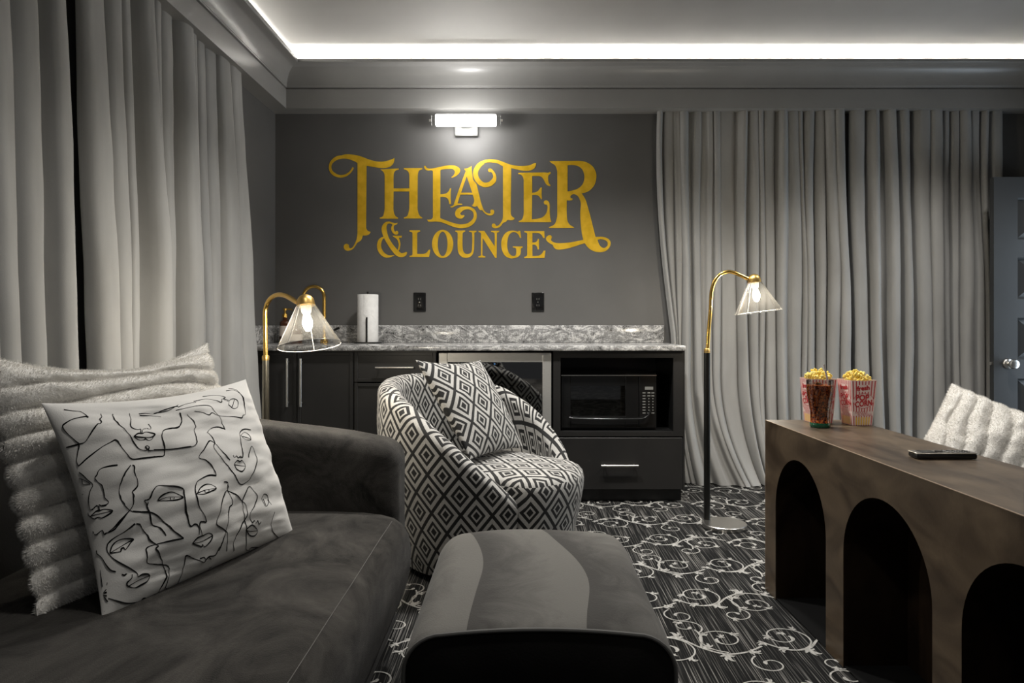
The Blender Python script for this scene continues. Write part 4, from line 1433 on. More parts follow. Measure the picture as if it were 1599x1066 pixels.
FACE = [(14,[(-804,798),(-822,810),(-896,802),(-949,773),(-968,744),(-963,676),(-944,594),(-931,553),(-953,480),(-972,414),(-972,362)]),(10,[(-818,876),(-805,841),(-804,798)]),(8,[(-907,913),(-859,890),(-818,876)]),(12,[(-990,557),(-974,555),(-930,555),(-901,560),(-870,603),(-825,667),(-790,706),(-772,706),(-752,729),(-745,758),(-720,780),(-698,823)]),(13,[(-972,362),(-918,411),(-831,471),(-763,501),(-730,510),(-719,467),(-715,376),(-686,290),(-582,268),(-477,251),(-439,252),(-423,312),(-421,402),(-405,470),(-364,505),(-296,510),(-241,503),(-183,540),(-153,599),(-142,681)]),(12,[(-616,804),(-648,735),(-651,658),(-638,573),(-634,494),(-629,422),(-619,366),(-574,338),(-564,352),(-569,373),(-552,380),(-542,361),(-555,342),(-541,327),(-442,307),(-331,283),(-221,267)]),(10,[(-504,782),(-528,715),(-574,644),(-586,598),(-555,566),(-535,566),(-555,525)]),(9,[(-544,525),(-518,560),(-493,560)]),(9,[(-485,562),(-462,546),(-441,571),(-434,612)]),(12,[(-617,503),(-578,523),(-550,513),(-522,523),(-496,508),(-464,478),(-502,457),(-544,467),(-582,483),(-617,503)]),(9,[(-614,494),(-588,455),(-554,446),(-546,459),(-531,432),(-503,434),(-468,476)]),(8,[(-443,755),(-388,753),(-323,728),(-255,751),(-126,774)]),(8,[(-445,736),(-357,711),(-295,676)]),(8,[(-288,736),(-213,737),(-100,793)]),(13,[(-789,271),(-834,282),(-873,284),(-897,268),(-909,239),(-925,214),(-918,176),(-905,133),(-902,85),(-907,27),(-892,-25),(-909,-46),(-930,-40),(-942,-25),(-946,-74)]),(12,[(-979,312),(-968,271),(-956,214),(-943,167),(-960,122),(-975,64),(-981,3),(-981,-39),(-970,-43),(-955,-27),(-948,-35),(-953,-79)]),(9,[(-986,259),(-970,224),(-954,185)]),(9,[(-978,244),(-979,194),(-952,177)]),(12,[(-987,-98),(-962,-73),(-943,-76),(-923,-79),(-892,-114),(-919,-136),(-947,-144),(-960,-128),(-977,-127),(-990,-84),(-990,-59)]),(9,[(-986,-96),(-954,-102),(-892,-115)]),(14,[(-990,110),(-990,114)]),(12,[(-713,237),(-770,178),(-805,111),(-819,55),(-825,18),(-826,-53),(-816,-113),(-776,-175),(-710,-210),(-639,-245),(-582,-322),(-510,-473)]),(12,[(-704,233),(-694,217),(-708,167),(-701,111),(-706,43),(-736,8),(-750,0)]),(13,[(-750,0),(-759,-60),(-769,-121),(-794,-160),(-859,-216),(-895,-255),(-930,-280)]),(11,[(-660,-237),(-659,-289),(-641,-350),(-610,-390),(-586,-445)]),(13,[(-660,-230),(-667,-180),(-678,-138),(-687,-115),(-650,-110),(-628,-61),(-581,-20),(-503,-50),(-424,-87),(-382,-136),(-404,-233),(-396,-358),(-389,-457),(-366,-494)]),(12,[(-589,-154),(-565,-123),(-510,-109),(-460,-124),(-409,-194),(-456,-201),(-513,-182),(-589,-154)]),(9,[(-589,-154),(-511,-150),(-409,-194)]),(8,[(-495,-160),(-495,-183),(-480,-195),(-468,-171)]),(13,[(-384,-130),(-408,-270),(-396,-412),(-381,-487),(-342,-481),(-318,-515),(-318,-594)]),(13,[(-65,-87),(-127,-62),(-220,-77),(-264,-105),(-310,-213),(-308,-296),(-278,-392),(-242,-498),(-293,-478),(-307,-528),(-288,-612)]),(12,[(-64,-84),(-71,17),(-118,98),(-174,140),(-113,207),(-23,282),(15,264),(48,167),(77,92),(102,31)]),(12,[(-303,-207),(-235,-157),(-173,-142),(-129,-167),(-116,-212),(-181,-226),(-246,-230),(-303,-207)]),(8,[(-295,-201),(-213,-195),(-119,-211)]),(8,[(-222,-191),(-228,-218),(-198,-220),(-184,-197)]),(12,[(-370,-652),(-330,-618),(-276,-616),(-219,-615),(-175,-652),(-201,-699),(-254,-731),(-280,-698),(-287,-718),(-370,-652)]),(10,[(-367,-654),(-278,-668),(-178,-654)]),(9,[(-323,733),(-247,749),(-162,771),(-119,768)]),(9,[(-161,719),(-69,725),(69,730),(192,711),(198,635),(227,529),(225,437),(224,378)]),(9,[(-126,756),(-29,785),(95,794)]),(13,[(224,378),(172,422),(103,428),(12,386)]),(11,[(12,386),(33,319),(30,260),(-7,209),(14,121),(81,-60),(173,-240),(283,-238),(342,-178),(420,-102),(483,6),(448,122),(395,67),(357,7)]),(11,[(-88,647),(-68,584),(-60,538),(-70,476),(-96,445),(-136,345),(-162,291),(-210,264),(-323,280),(-513,325)]),(10,[(-137,676),(-153,595),(-208,521),(-279,507),(-362,504),(-411,458),(-424,371),(-426,306),(-441,245),(-525,261)]),(10,[(-12,665),(69,635),(116,587),(166,608),(220,558),(379,520),(497,484),(544,513),(604,526),(664,620),(714,744),(717,880),(640,932)]),(9,[(78,811),(251,828),(336,770),(373,738),(420,785),(451,750),(472,732)]),(9,[(262,881),(388,866),(475,805),(443,786),(497,744)]),(9,[(568,900),(670,889),(718,822),(723,732),(654,597)]),(10,[(426,683),(517,754),(590,753),(610,701),(541,633),(466,623),(426,683)]),(8,[(452,644),(585,748)]),(12,[(578,318),(466,338),(390,318),(330,259),(298,148),(270,31),(215,35)]),(10,[(346,268),(444,300),(493,251),(456,197),(373,212),(346,268)]),(8,[(358,255),(460,208)]),(9,[(153,72),(159,44),(189,55),(202,31),(241,42),(259,24)]),(11,[(138,-22),(181,6),(213,-12),(248,-7),(280,-70),(212,-121),(154,-79),(138,-22)]),(8,[(140,-31),(208,-54),(274,-73)]),(12,[(-15,-171),(25,-191),(20,-263),(42,-338),(57,-416),(11,-445),(-11,-539),(-36,-657),(-70,-757),(-87,-833)]),(12,[(10,-263),(-13,-279),(-83,-372),(-114,-473),(-147,-558),(-63,-632),(-25,-688),(-11,-779),(5,-870)]),(12,[(10,-263),(94,-327),(174,-415),(223,-491),(211,-594),(138,-671),(85,-764),(70,-838),(95,-904)]),(11,[(184,-479),(183,-426),(230,-355),(298,-299),(352,-370),(380,-440),(321,-523),(250,-582),(268,-662),(280,-685),(308,-675),(326,-708),(350,-689),(376,-731),(405,-714)]),(11,[(184,-479),(183,-601),(215,-777),(263,-935),(341,-974),(341,-953),(481,-990)]),(12,[(194,-732),(257,-709),(303,-730),(366,-794),(343,-836),(278,-814),(194,-732)]),(8,[(206,-744),(289,-777),(361,-793)]),(10,[(447,-466),(483,-432),(541,-462),(554,-528),(475,-568),(447,-466)]),(8,[(474,-481),(479,-559)]),(9,[(542,-506),(584,-575)]),(10,[(626,-668),(573,-795),(650,-914),(774,-990),(831,-990)]),(9,[(472,-990),(623,-990),(791,-990)]),(12,[(-941,-287),(-899,-276),(-845,-214),(-792,-160)]),(12,[(-990,-229),(-989,-250)]),(13,[(-988,-257),(-979,-268),(-966,-254),(-956,-254),(-950,-287),(-938,-283)]),(13,[(-766,-289),(-794,-304),(-840,-329),(-898,-347),(-933,-374),(-946,-419),(-941,-471),(-914,-542),(-866,-617),(-797,-709),(-788,-751),(-756,-748),(-705,-768),(-686,-795),(-709,-827),(-757,-835),(-793,-838),(-820,-826),(-856,-794),(-861,-764),(-835,-743),(-827,-710)]),(9,[(-855,-799),(-778,-785),(-692,-785)]),(13,[(-936,-463),(-914,-410),(-883,-384),(-834,-385),(-778,-418),(-807,-448),(-840,-481),(-849,-460),(-866,-463),(-873,-481),(-910,-473),(-936,-463)]),(10,[(-932,-460),(-856,-439),(-780,-419)]),(14,[(-758,-291),(-730,-316),(-713,-364),(-688,-419),(-684,-469),(-649,-532),(-635,-556),(-656,-574),(-612,-653),(-583,-737),(-553,-838),(-565,-888),(-589,-947),(-594,-984),(-667,-980),(-716,-961),(-738,-975),(-810,-955),(-868,-924),(-927,-874),(-970,-828)]),(12,[(-439,-574),(-511,-557),(-594,-542),(-649,-532),(-703,-531),(-718,-563),(-718,-659),(-668,-696),(-593,-731),(-544,-766),(-531,-827),(-541,-909),(-520,-975),(-364,-990)]),(12,[(-660,-139),(-669,-177),(-657,-250),(-646,-339),(-605,-393),(-582,-451),(-572,-490)]),(12,[(-773,-173),(-718,-205),(-652,-236),(-587,-323),(-522,-457),(-439,-574)]),(14,[(-990,-401),(-990,-429),(-978,-473),(-964,-547),(-946,-606),(-923,-636)]),(12,[(-890,-674),(-876,-692),(-861,-687)]),(11,[(-990,-583),(-990,-634),(-990,-717)]),(10,[(-988,-575),(-990,-583)]),(9,[(-971,-697),(-971,-713)]),(12,[(-976,-749),(-987,-770),(-975,-775)]),(12,[(-990,-788),(-975,-804)]),(12,[(-988,-800),(-979,-832),(-972,-854)]),(12,[(-990,-921),(-990,-919)]),(12,[(-220,-990),(-361,-990),(-417,-972),(-425,-881),(-412,-789),(-411,-743),(-338,-802),(-237,-881),(-221,-865),(-197,-851),(-147,-889)]),(9,[(158,-990),(-63,-990),(-90,-990),(-131,-990),(-170,-990)]),(9,[(-119,-973),(-96,-970)]),(12,[(-94,-793),(-115,-858),(-192,-845),(-221,-861),(-243,-832),(-282,-826)])]
ink = MB()
for hw, L in FACE:
    c = catmull([(q[0] / 1000, q[1] / 1000) for q in L], 5)
    P3 = [on_front(max(-0.995, min(0.995, p[0])), max(-0.995, min(0.995, p[1]))) for p in c]
    vs_, fs = [], []
    for i, p in enumerate(P3):
        t = P3[min(i + 1, len(P3) - 1)] - P3[max(i - 1, 0)]
        if t.length < 1e-7:
            t = gb
        s = gn.cross(t).normalized() * (hw * 0.000135 * (0.8 + 0.35 * math.sin(i * 0.35 + hw)))
        vs_ += [p + s, p - s]
    for i in range(len(P3) - 1):
        fs.append([2 * i, 2 * i + 1, 2 * i + 3, 2 * i + 2])
    ink.add(vs_, fs)
build('printed_lines', ink, 'ink', gp, smooth=False, kind='stuff', label='black line-drawn faces')

# diamond pillow in the chair, one upper corner pulled out
def shear_local(u, v, W, Hh, T, pin, side, wr, seed):
    x, y, t = pillow_local(u, v, W, Hh, T, pin, side, wr, seed)
    return x - 0.065 * ((1 - u) / 2) * ((1 + v) / 2), y, t


db_, du_, dn_ = frame(1.12, -0.545, 0.057)
dC = Vector((-0.205, 3.315, 0.690))
dp = thing('diamond_pillow', (dC.x, dC.y, 0.47), 'square cushion in black and white diamond weave on the barrel chair', 'pillow')
build('cover', pillow_mesh(dC, db_, du_, dn_, 0.240, 0.240, 0.07, (0.10, 0.05, 0.06), N=40, wr=0.006, seed=15, local=shear_local, uvk=(0.24 / US, 0.24 / VS, 0.25, 0.1)), 'diamond', dp, merge=True, angle=180)

# ---------------------------------------------------------------- sofa
sofa = thing('sofa', (-0.93, 1.4, 0.0), 'charcoal velvet sofa along the left curtain, one rounded arm visible', 'sofa')
SY0, SY1 = 0.45, 2.34
secp = [(-1.30, 0.19), (-1.30, 0.44), (-1.28, 0.462), (-1.20, 0.475), (-1.0, 0.478), (-0.8, 0.478), (-0.6, 0.476), (-0.5, 0.473), (-0.44, 0.468), (-0.40, 0.458), (-0.372, 0.438), (-0.353, 0.405), (-0.346, 0.36), (-0.348, 0.31), (-0.356, 0.26), (-0.370, 0.215), (-0.385, 0.195), (-0.42, 0.19)]
mb = MB()
stn = [SY0, SY0 + 0.03] + list(np.linspace(SY0 + 0.1, SY1 - 0.09, 24)) + [SY1 - 0.05, SY1 - 0.025, SY1 - 0.008, SY1]
vs_, fs = [], []
n = len(secp)
for y in stn:
    e = max(0.0, 1 - (SY1 - y) / 0.06)
    sh = 0.022 * e * e
    for (x, z) in secp:
        zz = z - (sh if z > 0.4 else 0)
        xx = x - (sh if x > -0.45 else 0)
        w_ = 0.005 * noise.noise(Vector((x * 4, y * 3, 1.0))) if z > 0.3 else 0
        vs_.append((xx, y, zz + w_))
for s in range(len(stn) - 1):
    for i in range(n):
        fs.append([s * n + i, s * n + (i + 1) % n, (s + 1) * n + (i + 1) % n, (s + 1) * n + i])
fs.append(list(range(n)))
fs.append([(len(stn) - 1) * n + i for i in range(n)])
mb.add(vs_, fs)
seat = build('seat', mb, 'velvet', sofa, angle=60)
build('seam', MB().tube([(-0.400, y, 0.4585 + 0.005 * noise.noise(Vector((-0.4 * 4, y * 3, 1.0)))) for y in stn[2:-4]], 0.0011, 6), 'seam', seat)
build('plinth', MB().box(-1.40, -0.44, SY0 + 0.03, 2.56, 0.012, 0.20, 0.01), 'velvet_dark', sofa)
for (x, y) in [(-0.50, 2.50), (-0.50, 0.60), (-1.35, 2.50), (-1.35, 0.60)]:
    build('leg', MB().box(x - 0.03, x + 0.03, y - 0.03, y + 0.03, 0.0, 0.012), 'ink', sofa, smooth=False)


def soft_box(x0, x1, y0, y1, z0, z1, r, div=10, warp=None):
    bm = bmesh.new()
    bmesh.ops.create_cube(bm, size=1)
    for v in bm.verts:
        v.co = Vector(((x0 + x1) / 2 + v.co.x * (x1 - x0), (y0 + y1) / 2 + v.co.y * (y1 - y0), (z0 + z1) / 2 + v.co.z * (z1 - z0)))
    bmesh.ops.bevel(bm, geom=bm.edges[:], offset=r, segments=6, affect='EDGES', profile=0.5)
    for ax, a, b in (('x', x0 + r, x1 - r), ('y', y0 + r, y1 - r), ('z', z0 + r, z1 - r)):
        for k in range(1, div):
            c = a + (b - a) * k / div
            no = {'x': (1, 0, 0), 'y': (0, 1, 0), 'z': (0, 0, 1)}[ax]
            co = tuple(c * q for q in no)
            bmesh.ops.bisect_plane(bm, geom=bm.verts[:] + bm.edges[:] + bm.faces[:], plane_co=co, plane_no=no)
    if warp:
        for v in bm.verts:
            v.co = warp(v.co)
    m = MB()
    m.from_bm(bm)
    return m


def arm_warp(p):
    k = max(0.0, (p.z - 0.35) / 0.345)
    up_ = float(np.interp(p.x, [-1.45, -1.15, -0.9, -0.6, -0.40], [0.110, 0.080, 0.048, 0.012, -0.026]))
    return Vector((p.x + 0.0, p.y + 0.010 * noise.noise(p * 5), p.z + up_ * k))


build('arm', soft_box(-1.46, -0.402, 2.343, 2.575, 0.19, 0.690, 0.065, 8, arm_warp), 'velvet', sofa, angle=60)
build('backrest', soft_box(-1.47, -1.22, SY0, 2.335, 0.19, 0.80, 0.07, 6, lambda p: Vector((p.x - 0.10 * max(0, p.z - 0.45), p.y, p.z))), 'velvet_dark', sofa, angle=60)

# ---------------------------------------------------------------- ottoman
OX, OW, OZ, OY0, OY1 = 0.036, 0.258, 0.485, 1.375, 2.10
ott = thing('ottoman', (OX, 1.74, 0.0), 'grey brushed velvet ottoman with piped front in the foreground', 'ottoman')


def ott_sec(w, zt, r, crown=0.010):
    s = [(-w + 0.012, 0.05), (-w, 0.10), (-w, zt * 0.45), (-w, zt - r - 0.03)]
    for k in range(0, 9):
        a = PI - PI / 2 * k / 8
        s.append((-w + r + r * math.cos(a), zt - r + r * math.sin(a) * 0.95))
    for x in np.linspace(-w + r + 0.03, w - r - 0.03, 9):
        s.append((x, zt - 0.05 * r + crown * (1 - (x / (w - r)) ** 2)))
    for k in range(0, 9):
        a = PI / 2 - PI / 2 * k / 8
        s.append((w - r + r * math.cos(a), zt - r + r * math.sin(a) * 0.95))
    s += [(w, zt - r - 0.03), (w, zt * 0.45), (w, 0.10), (w - 0.012, 0.05)]
    return s


mb = MB()
st = [(0.0, 1.0, 0.0), (0.008, 1.004, 0.003), (0.03, 1.012, 0.006)] + [(t, 1.015, 0.008) for t in np.linspace(0.08, 0.60, 10)] + [(0.65, 1.008, 0.004), (0.685, 0.995, -0.006), (0.71, 0.97, -0.022), (0.722, 0.94, -0.045), (0.725, 0.90, -0.075)]
vs_, fs = [], []
for (t, k, dz) in st:
    s = ott_sec(OW * k, OZ + dz, 0.075)
    for (x, z) in s:
        vs_.append((OX + x, OY0 + t, z + 0.004 * noise.noise(Vector((x * 6, t * 6, 2)))))
n = len(s)
for a in range(len(st) - 1):
    for i in range(n):
        fs.append([a * n + i, a * n + (i + 1) % n, (a + 1) * n + (i + 1) % n, (a + 1) * n + i])
fs.append([(len(st) - 1) * n + i for i in range(n)])
mb.add(vs_, fs)
build('cover', mb, 'ottoman', ott, angle=60)
s = ott_sec(OW, OZ, 0.075)
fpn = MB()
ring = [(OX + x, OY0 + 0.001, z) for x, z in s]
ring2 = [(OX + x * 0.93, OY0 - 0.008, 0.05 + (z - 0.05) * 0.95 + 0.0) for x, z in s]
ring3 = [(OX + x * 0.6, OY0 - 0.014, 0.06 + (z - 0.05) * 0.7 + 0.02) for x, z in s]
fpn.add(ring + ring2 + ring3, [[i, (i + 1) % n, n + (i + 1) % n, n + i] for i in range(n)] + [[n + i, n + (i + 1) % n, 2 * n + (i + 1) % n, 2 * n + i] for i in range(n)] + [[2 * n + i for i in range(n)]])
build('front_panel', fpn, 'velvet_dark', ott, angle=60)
build('piping', MB().tube([(OX + x * 1.004, OY0 - 0.001, z + 0.002) for x, z in s], 0.0042, 8), 'piping', ott)
for (x, y) in [(-0.18, 1.43), (0.25, 1.43), (-0.18, 2.03), (0.25, 2.03)]:
    build('foot', MB().lathe([(0, 0), (0.022, 0), (0.026, 0.055), (0, 0.055)], 14, None, (x, y, 0), cap=False), 'ink', ott)

# ---------------------------------------------------------------- arched console table
TZ = 0.680
con = thing('console_table', (1.17, 2.0, 0.0), 'long dark stained wood console table with arched niches', 'console table')
KS = -0.033


def cx_(x, y):
    return x + KS * (y - 2.909)


L0, L1 = 1.14, 2.909
archs = [(2.373, 2.800), (1.793, 2.253), (1.250, 1.680)]
dep = 0.20
tb = MB()
# front face with arch cut-outs, built as strips along the length
NL = {}


def arch_z(y, a, b):
    r = (b - a) / 2
    c = (a + b) / 2
    q = max(0.0, 1 - ((y - c) / r) ** 2)
    return (0.577 - 0.215) + 0.215 * math.sqrt(q)


ys = sorted(set([L0, L1] + [a + (b - a) * (0.5 - 0.5 * math.cos(PI * k / 28)) for a, b in archs for k in range(29)]))
X0 = 0.983
for i in range(len(ys) - 1):
    y0, y1 = ys[i], ys[i + 1]
    m = (y0 + y1) / 2
    z0 = z1 = 0.0
    for (a, b) in archs:
        if a < m < b:
            z0, z1 = arch_z(y0, a, b), arch_z(y1, a, b)
            a_, b_ = a, b
    tb.add([(cx_(X0, y0), y0, z0), (cx_(X0, y1), y1, z1), (cx_(X0, y1), y1, TZ), (cx_(X0, y0), y0, TZ)], [[0, 1, 2, 3]])
    if z0 > 0 or z1 > 0:       # soffit of the arch
        NL.setdefault((a_, b_), MB()).add([(cx_(X0, y0), y0, z0), (cx_(X0, y1), y1, z1), (cx_(X0 + dep, y1), y1, z1), (cx_(X0 + dep, y0), y0, z0)], [[0, 1, 2, 3]])
        NL[(a_, b_)].add([(cx_(X0 + dep, y0), y0, 0.0), (cx_(X0 + dep, y1), y1, 0.0), (cx_(X0 + dep, y1), y1, z1), (cx_(X0 + dep, y0), y0, z0)], [[0, 1, 2, 3]])
for (a, b) in archs:
    for y in (a, b):
        NL[(a, b)].add([(cx_(X0, y), y, 0), (cx_(X0 + dep, y), y, 0), (cx_(X0 + dep, y), y, arch_z(y, a, b)), (cx_(X0, y), y, arch_z(y, a, b))], [[0, 1, 2, 3]])
WD = 0.352
e = [(cx_(X0, L0), L0), (cx_(X0, L1), L1), (cx_(X0 + WD, L1), L1), (cx_(X0 + WD, L0), L0)]
tb.add([(x, y, 0) for x, y in e] + [(x, y, TZ) for x, y in e], [[4, 5, 6, 7], [1, 2, 6, 5], [2, 3, 7, 6], [3, 0, 4, 7]])
build('body', tb, 'wood', con, merge=True, angle=20)
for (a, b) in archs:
    build('niche', NL[(a, b)], 'wood_dark', con, angle=30, label='near-black arched niche')  # niche faces darker than the body, with a black sheet at the bottom
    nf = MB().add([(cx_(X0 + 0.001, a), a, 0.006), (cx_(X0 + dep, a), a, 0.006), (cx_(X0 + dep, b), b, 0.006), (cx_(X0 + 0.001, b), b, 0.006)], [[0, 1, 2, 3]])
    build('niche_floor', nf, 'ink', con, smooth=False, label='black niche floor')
build('edge_highlight', MB().tube([(cx_(X0, L0) + 0.0008, L0, TZ - 0.0008), (cx_(X0, L1) + 0.0008, L1 - 0.0008, TZ - 0.0008)], 0.0017, 6), 'wood_edge', con)  # pale strips put the edge highlight into the colour
build('edge_highlight', MB().tube([(cx_(X0, L1) + 0.0008, L1 - 0.0008, 0.004), (cx_(X0, L1) + 0.0008, L1 - 0.0008, TZ - 0.001)], 0.0013, 6), 'wood_edge', con)

# ---------------------------------------------------------------- text helper
def text_mesh(s, size, extr=0.0):
    cu = bpy.data.curves.new('t', 'FONT')
    cu.body = s
    cu.size = size
    cu.align_x = 'CENTER'
    cu.align_y = 'CENTER'
    cu.resolution_u = 3
    o = bpy.data.objects.new('t', cu)
    COL.objects.link(o)
    bpy.context.view_layer.update()
    me = o.to_mesh()
    v = [(p.co.x, p.co.y) for p in me.vertices]
    f = [list(p.vertices) for p in me.polygons]
    o.to_mesh_clear()
    bpy.data.objects.remove(o)
    bpy.data.curves.remove(cu)
    return v, f


# ---------------------------------------------------------------- popcorn boxes
def popcorn_box(cx, cy, rot, label, seed):
    t = thing('popcorn_box', (cx, cy, TZ + 0.0008), label, 'popcorn box', 'popcorn boxes on the console table')
    Z0, Hb = TZ + 0.0008, 0.172
    bw, tw = 0.039, 0.0515
    cr, srn = math.cos(rot), math.sin(rot)

    def P(f, u, v, lift=0.0):
        """face f (0 front), u -1..1 across, v 0..1 up"""
        h = bw + (tw - bw) * v
        q = (u * h, -(h + lift))
        a = f * PI / 2
        x, y = q[0] * math.cos(a) - q[1] * math.sin(a), q[0] * math.sin(a) + q[1] * math.cos(a)
        return (cx + x * cr - y * srn, cy + x * srn + y * cr, Z0 + v * Hb)
    mb = MB()
    for f in range(4):
        mb.add([P(f, -1, 0), P(f, 1, 0), P(f, 1, 1), P(f, 0.5, 1.0), P(f, 0, 0.985), P(f, -0.5, 1.0), P(f, -1, 1)], [[0, 1, 2, 3, 4, 5, 6]])
    mb.add([P(f, -1, 0) for f in range(4)], [[0, 1, 2, 3]])
    # inner liner so the walls read as card
    mb.add([P(f, -0.99, 0.80, -0.002) for f in range(4)], [[0, 1, 2, 3]])
    build('carton', mb, 'box_card', t, smooth=False, merge=True)
    st_, rd, yl = MB(), MB(), MB()
    for f in range(4):
        for k in range(8):
            u = -0.86 + k * 1.72 / 7
            w_ = 0.038
            segs = [(0.0, 0.985)]
            d = 1 - (u / 0.88) ** 2
            if d > 0:
                hh = 0.165 * math.sqrt(d)
                segs = [(0.0, 0.215), (0.31, 0.545 - hh), (0.545 + hh, 0.745 if abs(u) < 0.6 else 0.985)]
                if abs(u) < 0.6:
                    segs.append((0.90, 0.985))
            for (a, b) in segs:
                if b > a + 0.01:
                    st_.add([P(f, u - w_, a, 0.0004), P(f, u + w_, a, 0.0004), P(f, u + w_, b, 0.0004), P(f, u - w_, b, 0.0004)], [[0, 1, 2, 3]])
        N_ = 28
        ro, ri = [], []
        for k in range(N_):
            a = 2 * PI * k / N_
            ro.append(P(f, 0.88 * math.cos(a), 0.545 + 0.168 * math.sin(a), 0.0005))
            ri.append(P(f, 0.85 * math.cos(a), 0.545 + 0.160 * math.sin(a), 0.0005))
        st_.add(ro + ri, [[k, (k + 1) % N_, N_ + (k + 1) % N_, N_ + k] for k in range(N_)])
        for (s, size, ox, oz, ang, sq) in [('fresh', 0.024, -0.05, 0.825, 0.10, 1.0), ('POP', 0.031, -0.12, 0.612, 0.0, 0.95), ('CORN', 0.030, 0.02, 0.482, 0.09, 0.82), ('DELICIOUS', 0.0115, -0.16, 0.288, 0.0, 0.95), ('NUTRITIOUS', 0.0115, 0.16, 0.236, 0.0, 0.95)]:
            v, fc = text_mesh(s, size)
            hw = tw * 0.92
            bold = [(0, 0)] if size < 0.02 else [(-0.0011, 0), (0.0011, 0), (0, 0.0011), (0, -0.0011), (0.0008, 0.0008), (-0.0008, -0.0008), (0.0008, -0.0008), (-0.0008, 0.0008)]
            for q, (dx, dz) in enumerate(bold):
                pp = []
                for (x, y) in v:
                    xr = (x * math.cos(ang) - y * math.sin(ang)) * sq + dx
                    yr = x * math.sin(ang) + y * math.cos(ang) + dz
                    pp.append(P(f, ox + xr / hw, oz + yr / Hb, 0.0007 + 0.00006 * q))
                rd.add(pp, fc)
        for k in range(6):
            u = -0.62 + k * 0.246
            yl.add([P(f, u - 0.075, 0.015, 0.0005), P(f, u + 0.075, 0.015, 0.0005), P(f, u + 0.075, 0.185, 0.0005), P(f, u - 0.075, 0.185, 0.0005)], [[0, 1, 2, 3]])
    build('stripes', st_, 'red', t, smooth=False, kind='stuff', label='red stripes and oval')
    build('lettering', rd, 'red', t, smooth=False, label='red words fresh POP CORN DELICIOUS NUTRITIOUS')
    build('flame_band', yl, 'yellow_print', t, smooth=False, kind='stuff', label='yellow bars along the bottom')
    rnd = random.Random(seed)
    pk = MB()
    for k in range(170):
        r = 0.045 * math.sqrt(rnd.random())
        a = rnd.uniform(0, 2 * PI)
        x, y = r * math.cos(a) * 1.05, r * math.sin(a) * 1.05
        z = Z0 + Hb - 0.006 + rnd.random() * (0.030 * (1 - (r / 0.05) ** 2) + 0.010)
        for q in range(3):
            pk.sphere((cx + x + rnd.uniform(-0.004, 0.004), cy + y + rnd.uniform(-0.004, 0.004), z + rnd.uniform(-0.003, 0.004)), rnd.uniform(0.003, 0.0058), 6, 4)
    build('popcorn', pk, 'popcorn', t, kind='stuff')
    return t


popcorn_box(1.296, 2.790, math.radians(5), 'striped popcorn box standing on its own at the table end', 3)
popcorn_box(1.172, 2.850, math.radians(3), 'striped popcorn box partly hidden behind the glass of cola', 4)

# cola glass
gx, gy, gz = 1.122, 2.712, TZ + 0.0005
cg = thing('cola_glass', (gx, gy, gz), 'contoured glass of iced cola with grey straw on the console table', 'drink')
outer = [(0, 0.0), (0.034, 0.0), (0.0365, 0.004), (0.0365, 0.018), (0.0345, 0.03), (0.034, 0.042), (0.0355, 0.062), (0.0395, 0.085), (0.0445, 0.110), (0.0475, 0.132), (0.0485, 0.150), (0.0485, 0.177), (0.0475, 0.177), (0.0472, 0.160)]
build('tumbler', MB().lathe([p for p in outer[4:]], 40, None, (gx, gy, gz), cap=False), 'tumbler', cg)
build('foot', MB().lathe([(0, 0), (0.034, 0.0), (0.0365, 0.004), (0.0365, 0.014), (0.035, 0.018), (0, 0.018)], 32, None, (gx, gy, gz), cap=False), 'green_glass', cg, label='green glass foot')
build('cola', MB().lathe([(0, 0.0185)] + [(r - 0.0012, z) for r, z in outer[3:11]] + [(0.0472, 0.1585), (0, 0.1585)], 40, None, (gx, gy, gz), cap=False), 'cola', cg)
ic = MB()
rnd = random.Random(8)
for k in range(7):
    a, r = rnd.uniform(0, 6.28), rnd.uniform(0.0, 0.03)
    x, y, z = gx + r * math.cos(a), gy + r * math.sin(a), gz + 0.156 + rnd.uniform(0, 0.004)
    q = MB().box(-0.009, 0.009, -0.009, 0.009, -0.007, 0.007, 0.002, 1)
    Rm = Matrix.Rotation(rnd.uniform(0, 3), 3, 'Z') @ Matrix.Rotation(rnd.uniform(-0.5, 0.5), 3, 'X')
    q.xf(lambda p: Rm @ p + Vector((x, y, z)))
    ic.add(q.v, q.f)
build('ice', ic, 'tumbler', cg, smooth=False, kind='stuff')
build('straw', MB().tube([(gx + 0.036, gy + 0.005, gz + 0.150), (gx + 0.018, gy + 0.008, gz + 0.235)], 0.0035, 10), 'straw', cg)

# remote control
rx0, rx1, ry0, ry1, rz = 1.138, 1.312, 2.075, 2.128, TZ + 0.001
rem = thing('remote_control', (1.225, 2.10, rz), 'black remote control lying across the console table', 'remote')
build('shell', MB().box(rx0, rx1, ry0, ry1, rz, rz + 0.016, 0.006, 3), 'black_gloss', rem)
build('rim', MB().box(rx0 + 0.0005, rx1 - 0.0005, ry0 + 0.0005, ry1 - 0.0005, rz + 0.0150, rz + 0.0175, 0.001, 1), 'remote_rim', rem)
build('face', MB().box(rx0 + 0.003, rx1 - 0.003, ry0 + 0.003, ry1 - 0.003, rz + 0.0160, rz + 0.0182), 'remote_top', rem, smooth=False)
build('screen', MB().box(rx0 + 0.018, rx0 + 0.062, ry0 + 0.007, ry1 - 0.007, rz + 0.0182, rz + 0.0187), 'black_gloss', rem, smooth=False)
for i in range(5):
    for j in range(3):
        x, y = rx0 + 0.092 + i * 0.0145, ry0 + 0.011 + j * 0.0125
        build('button', MB().box(x, x + 0.009, y, y + 0.007, rz + 0.0182, rz + 0.0200, 0.001, 1), 'black_gloss', rem, smooth=False)
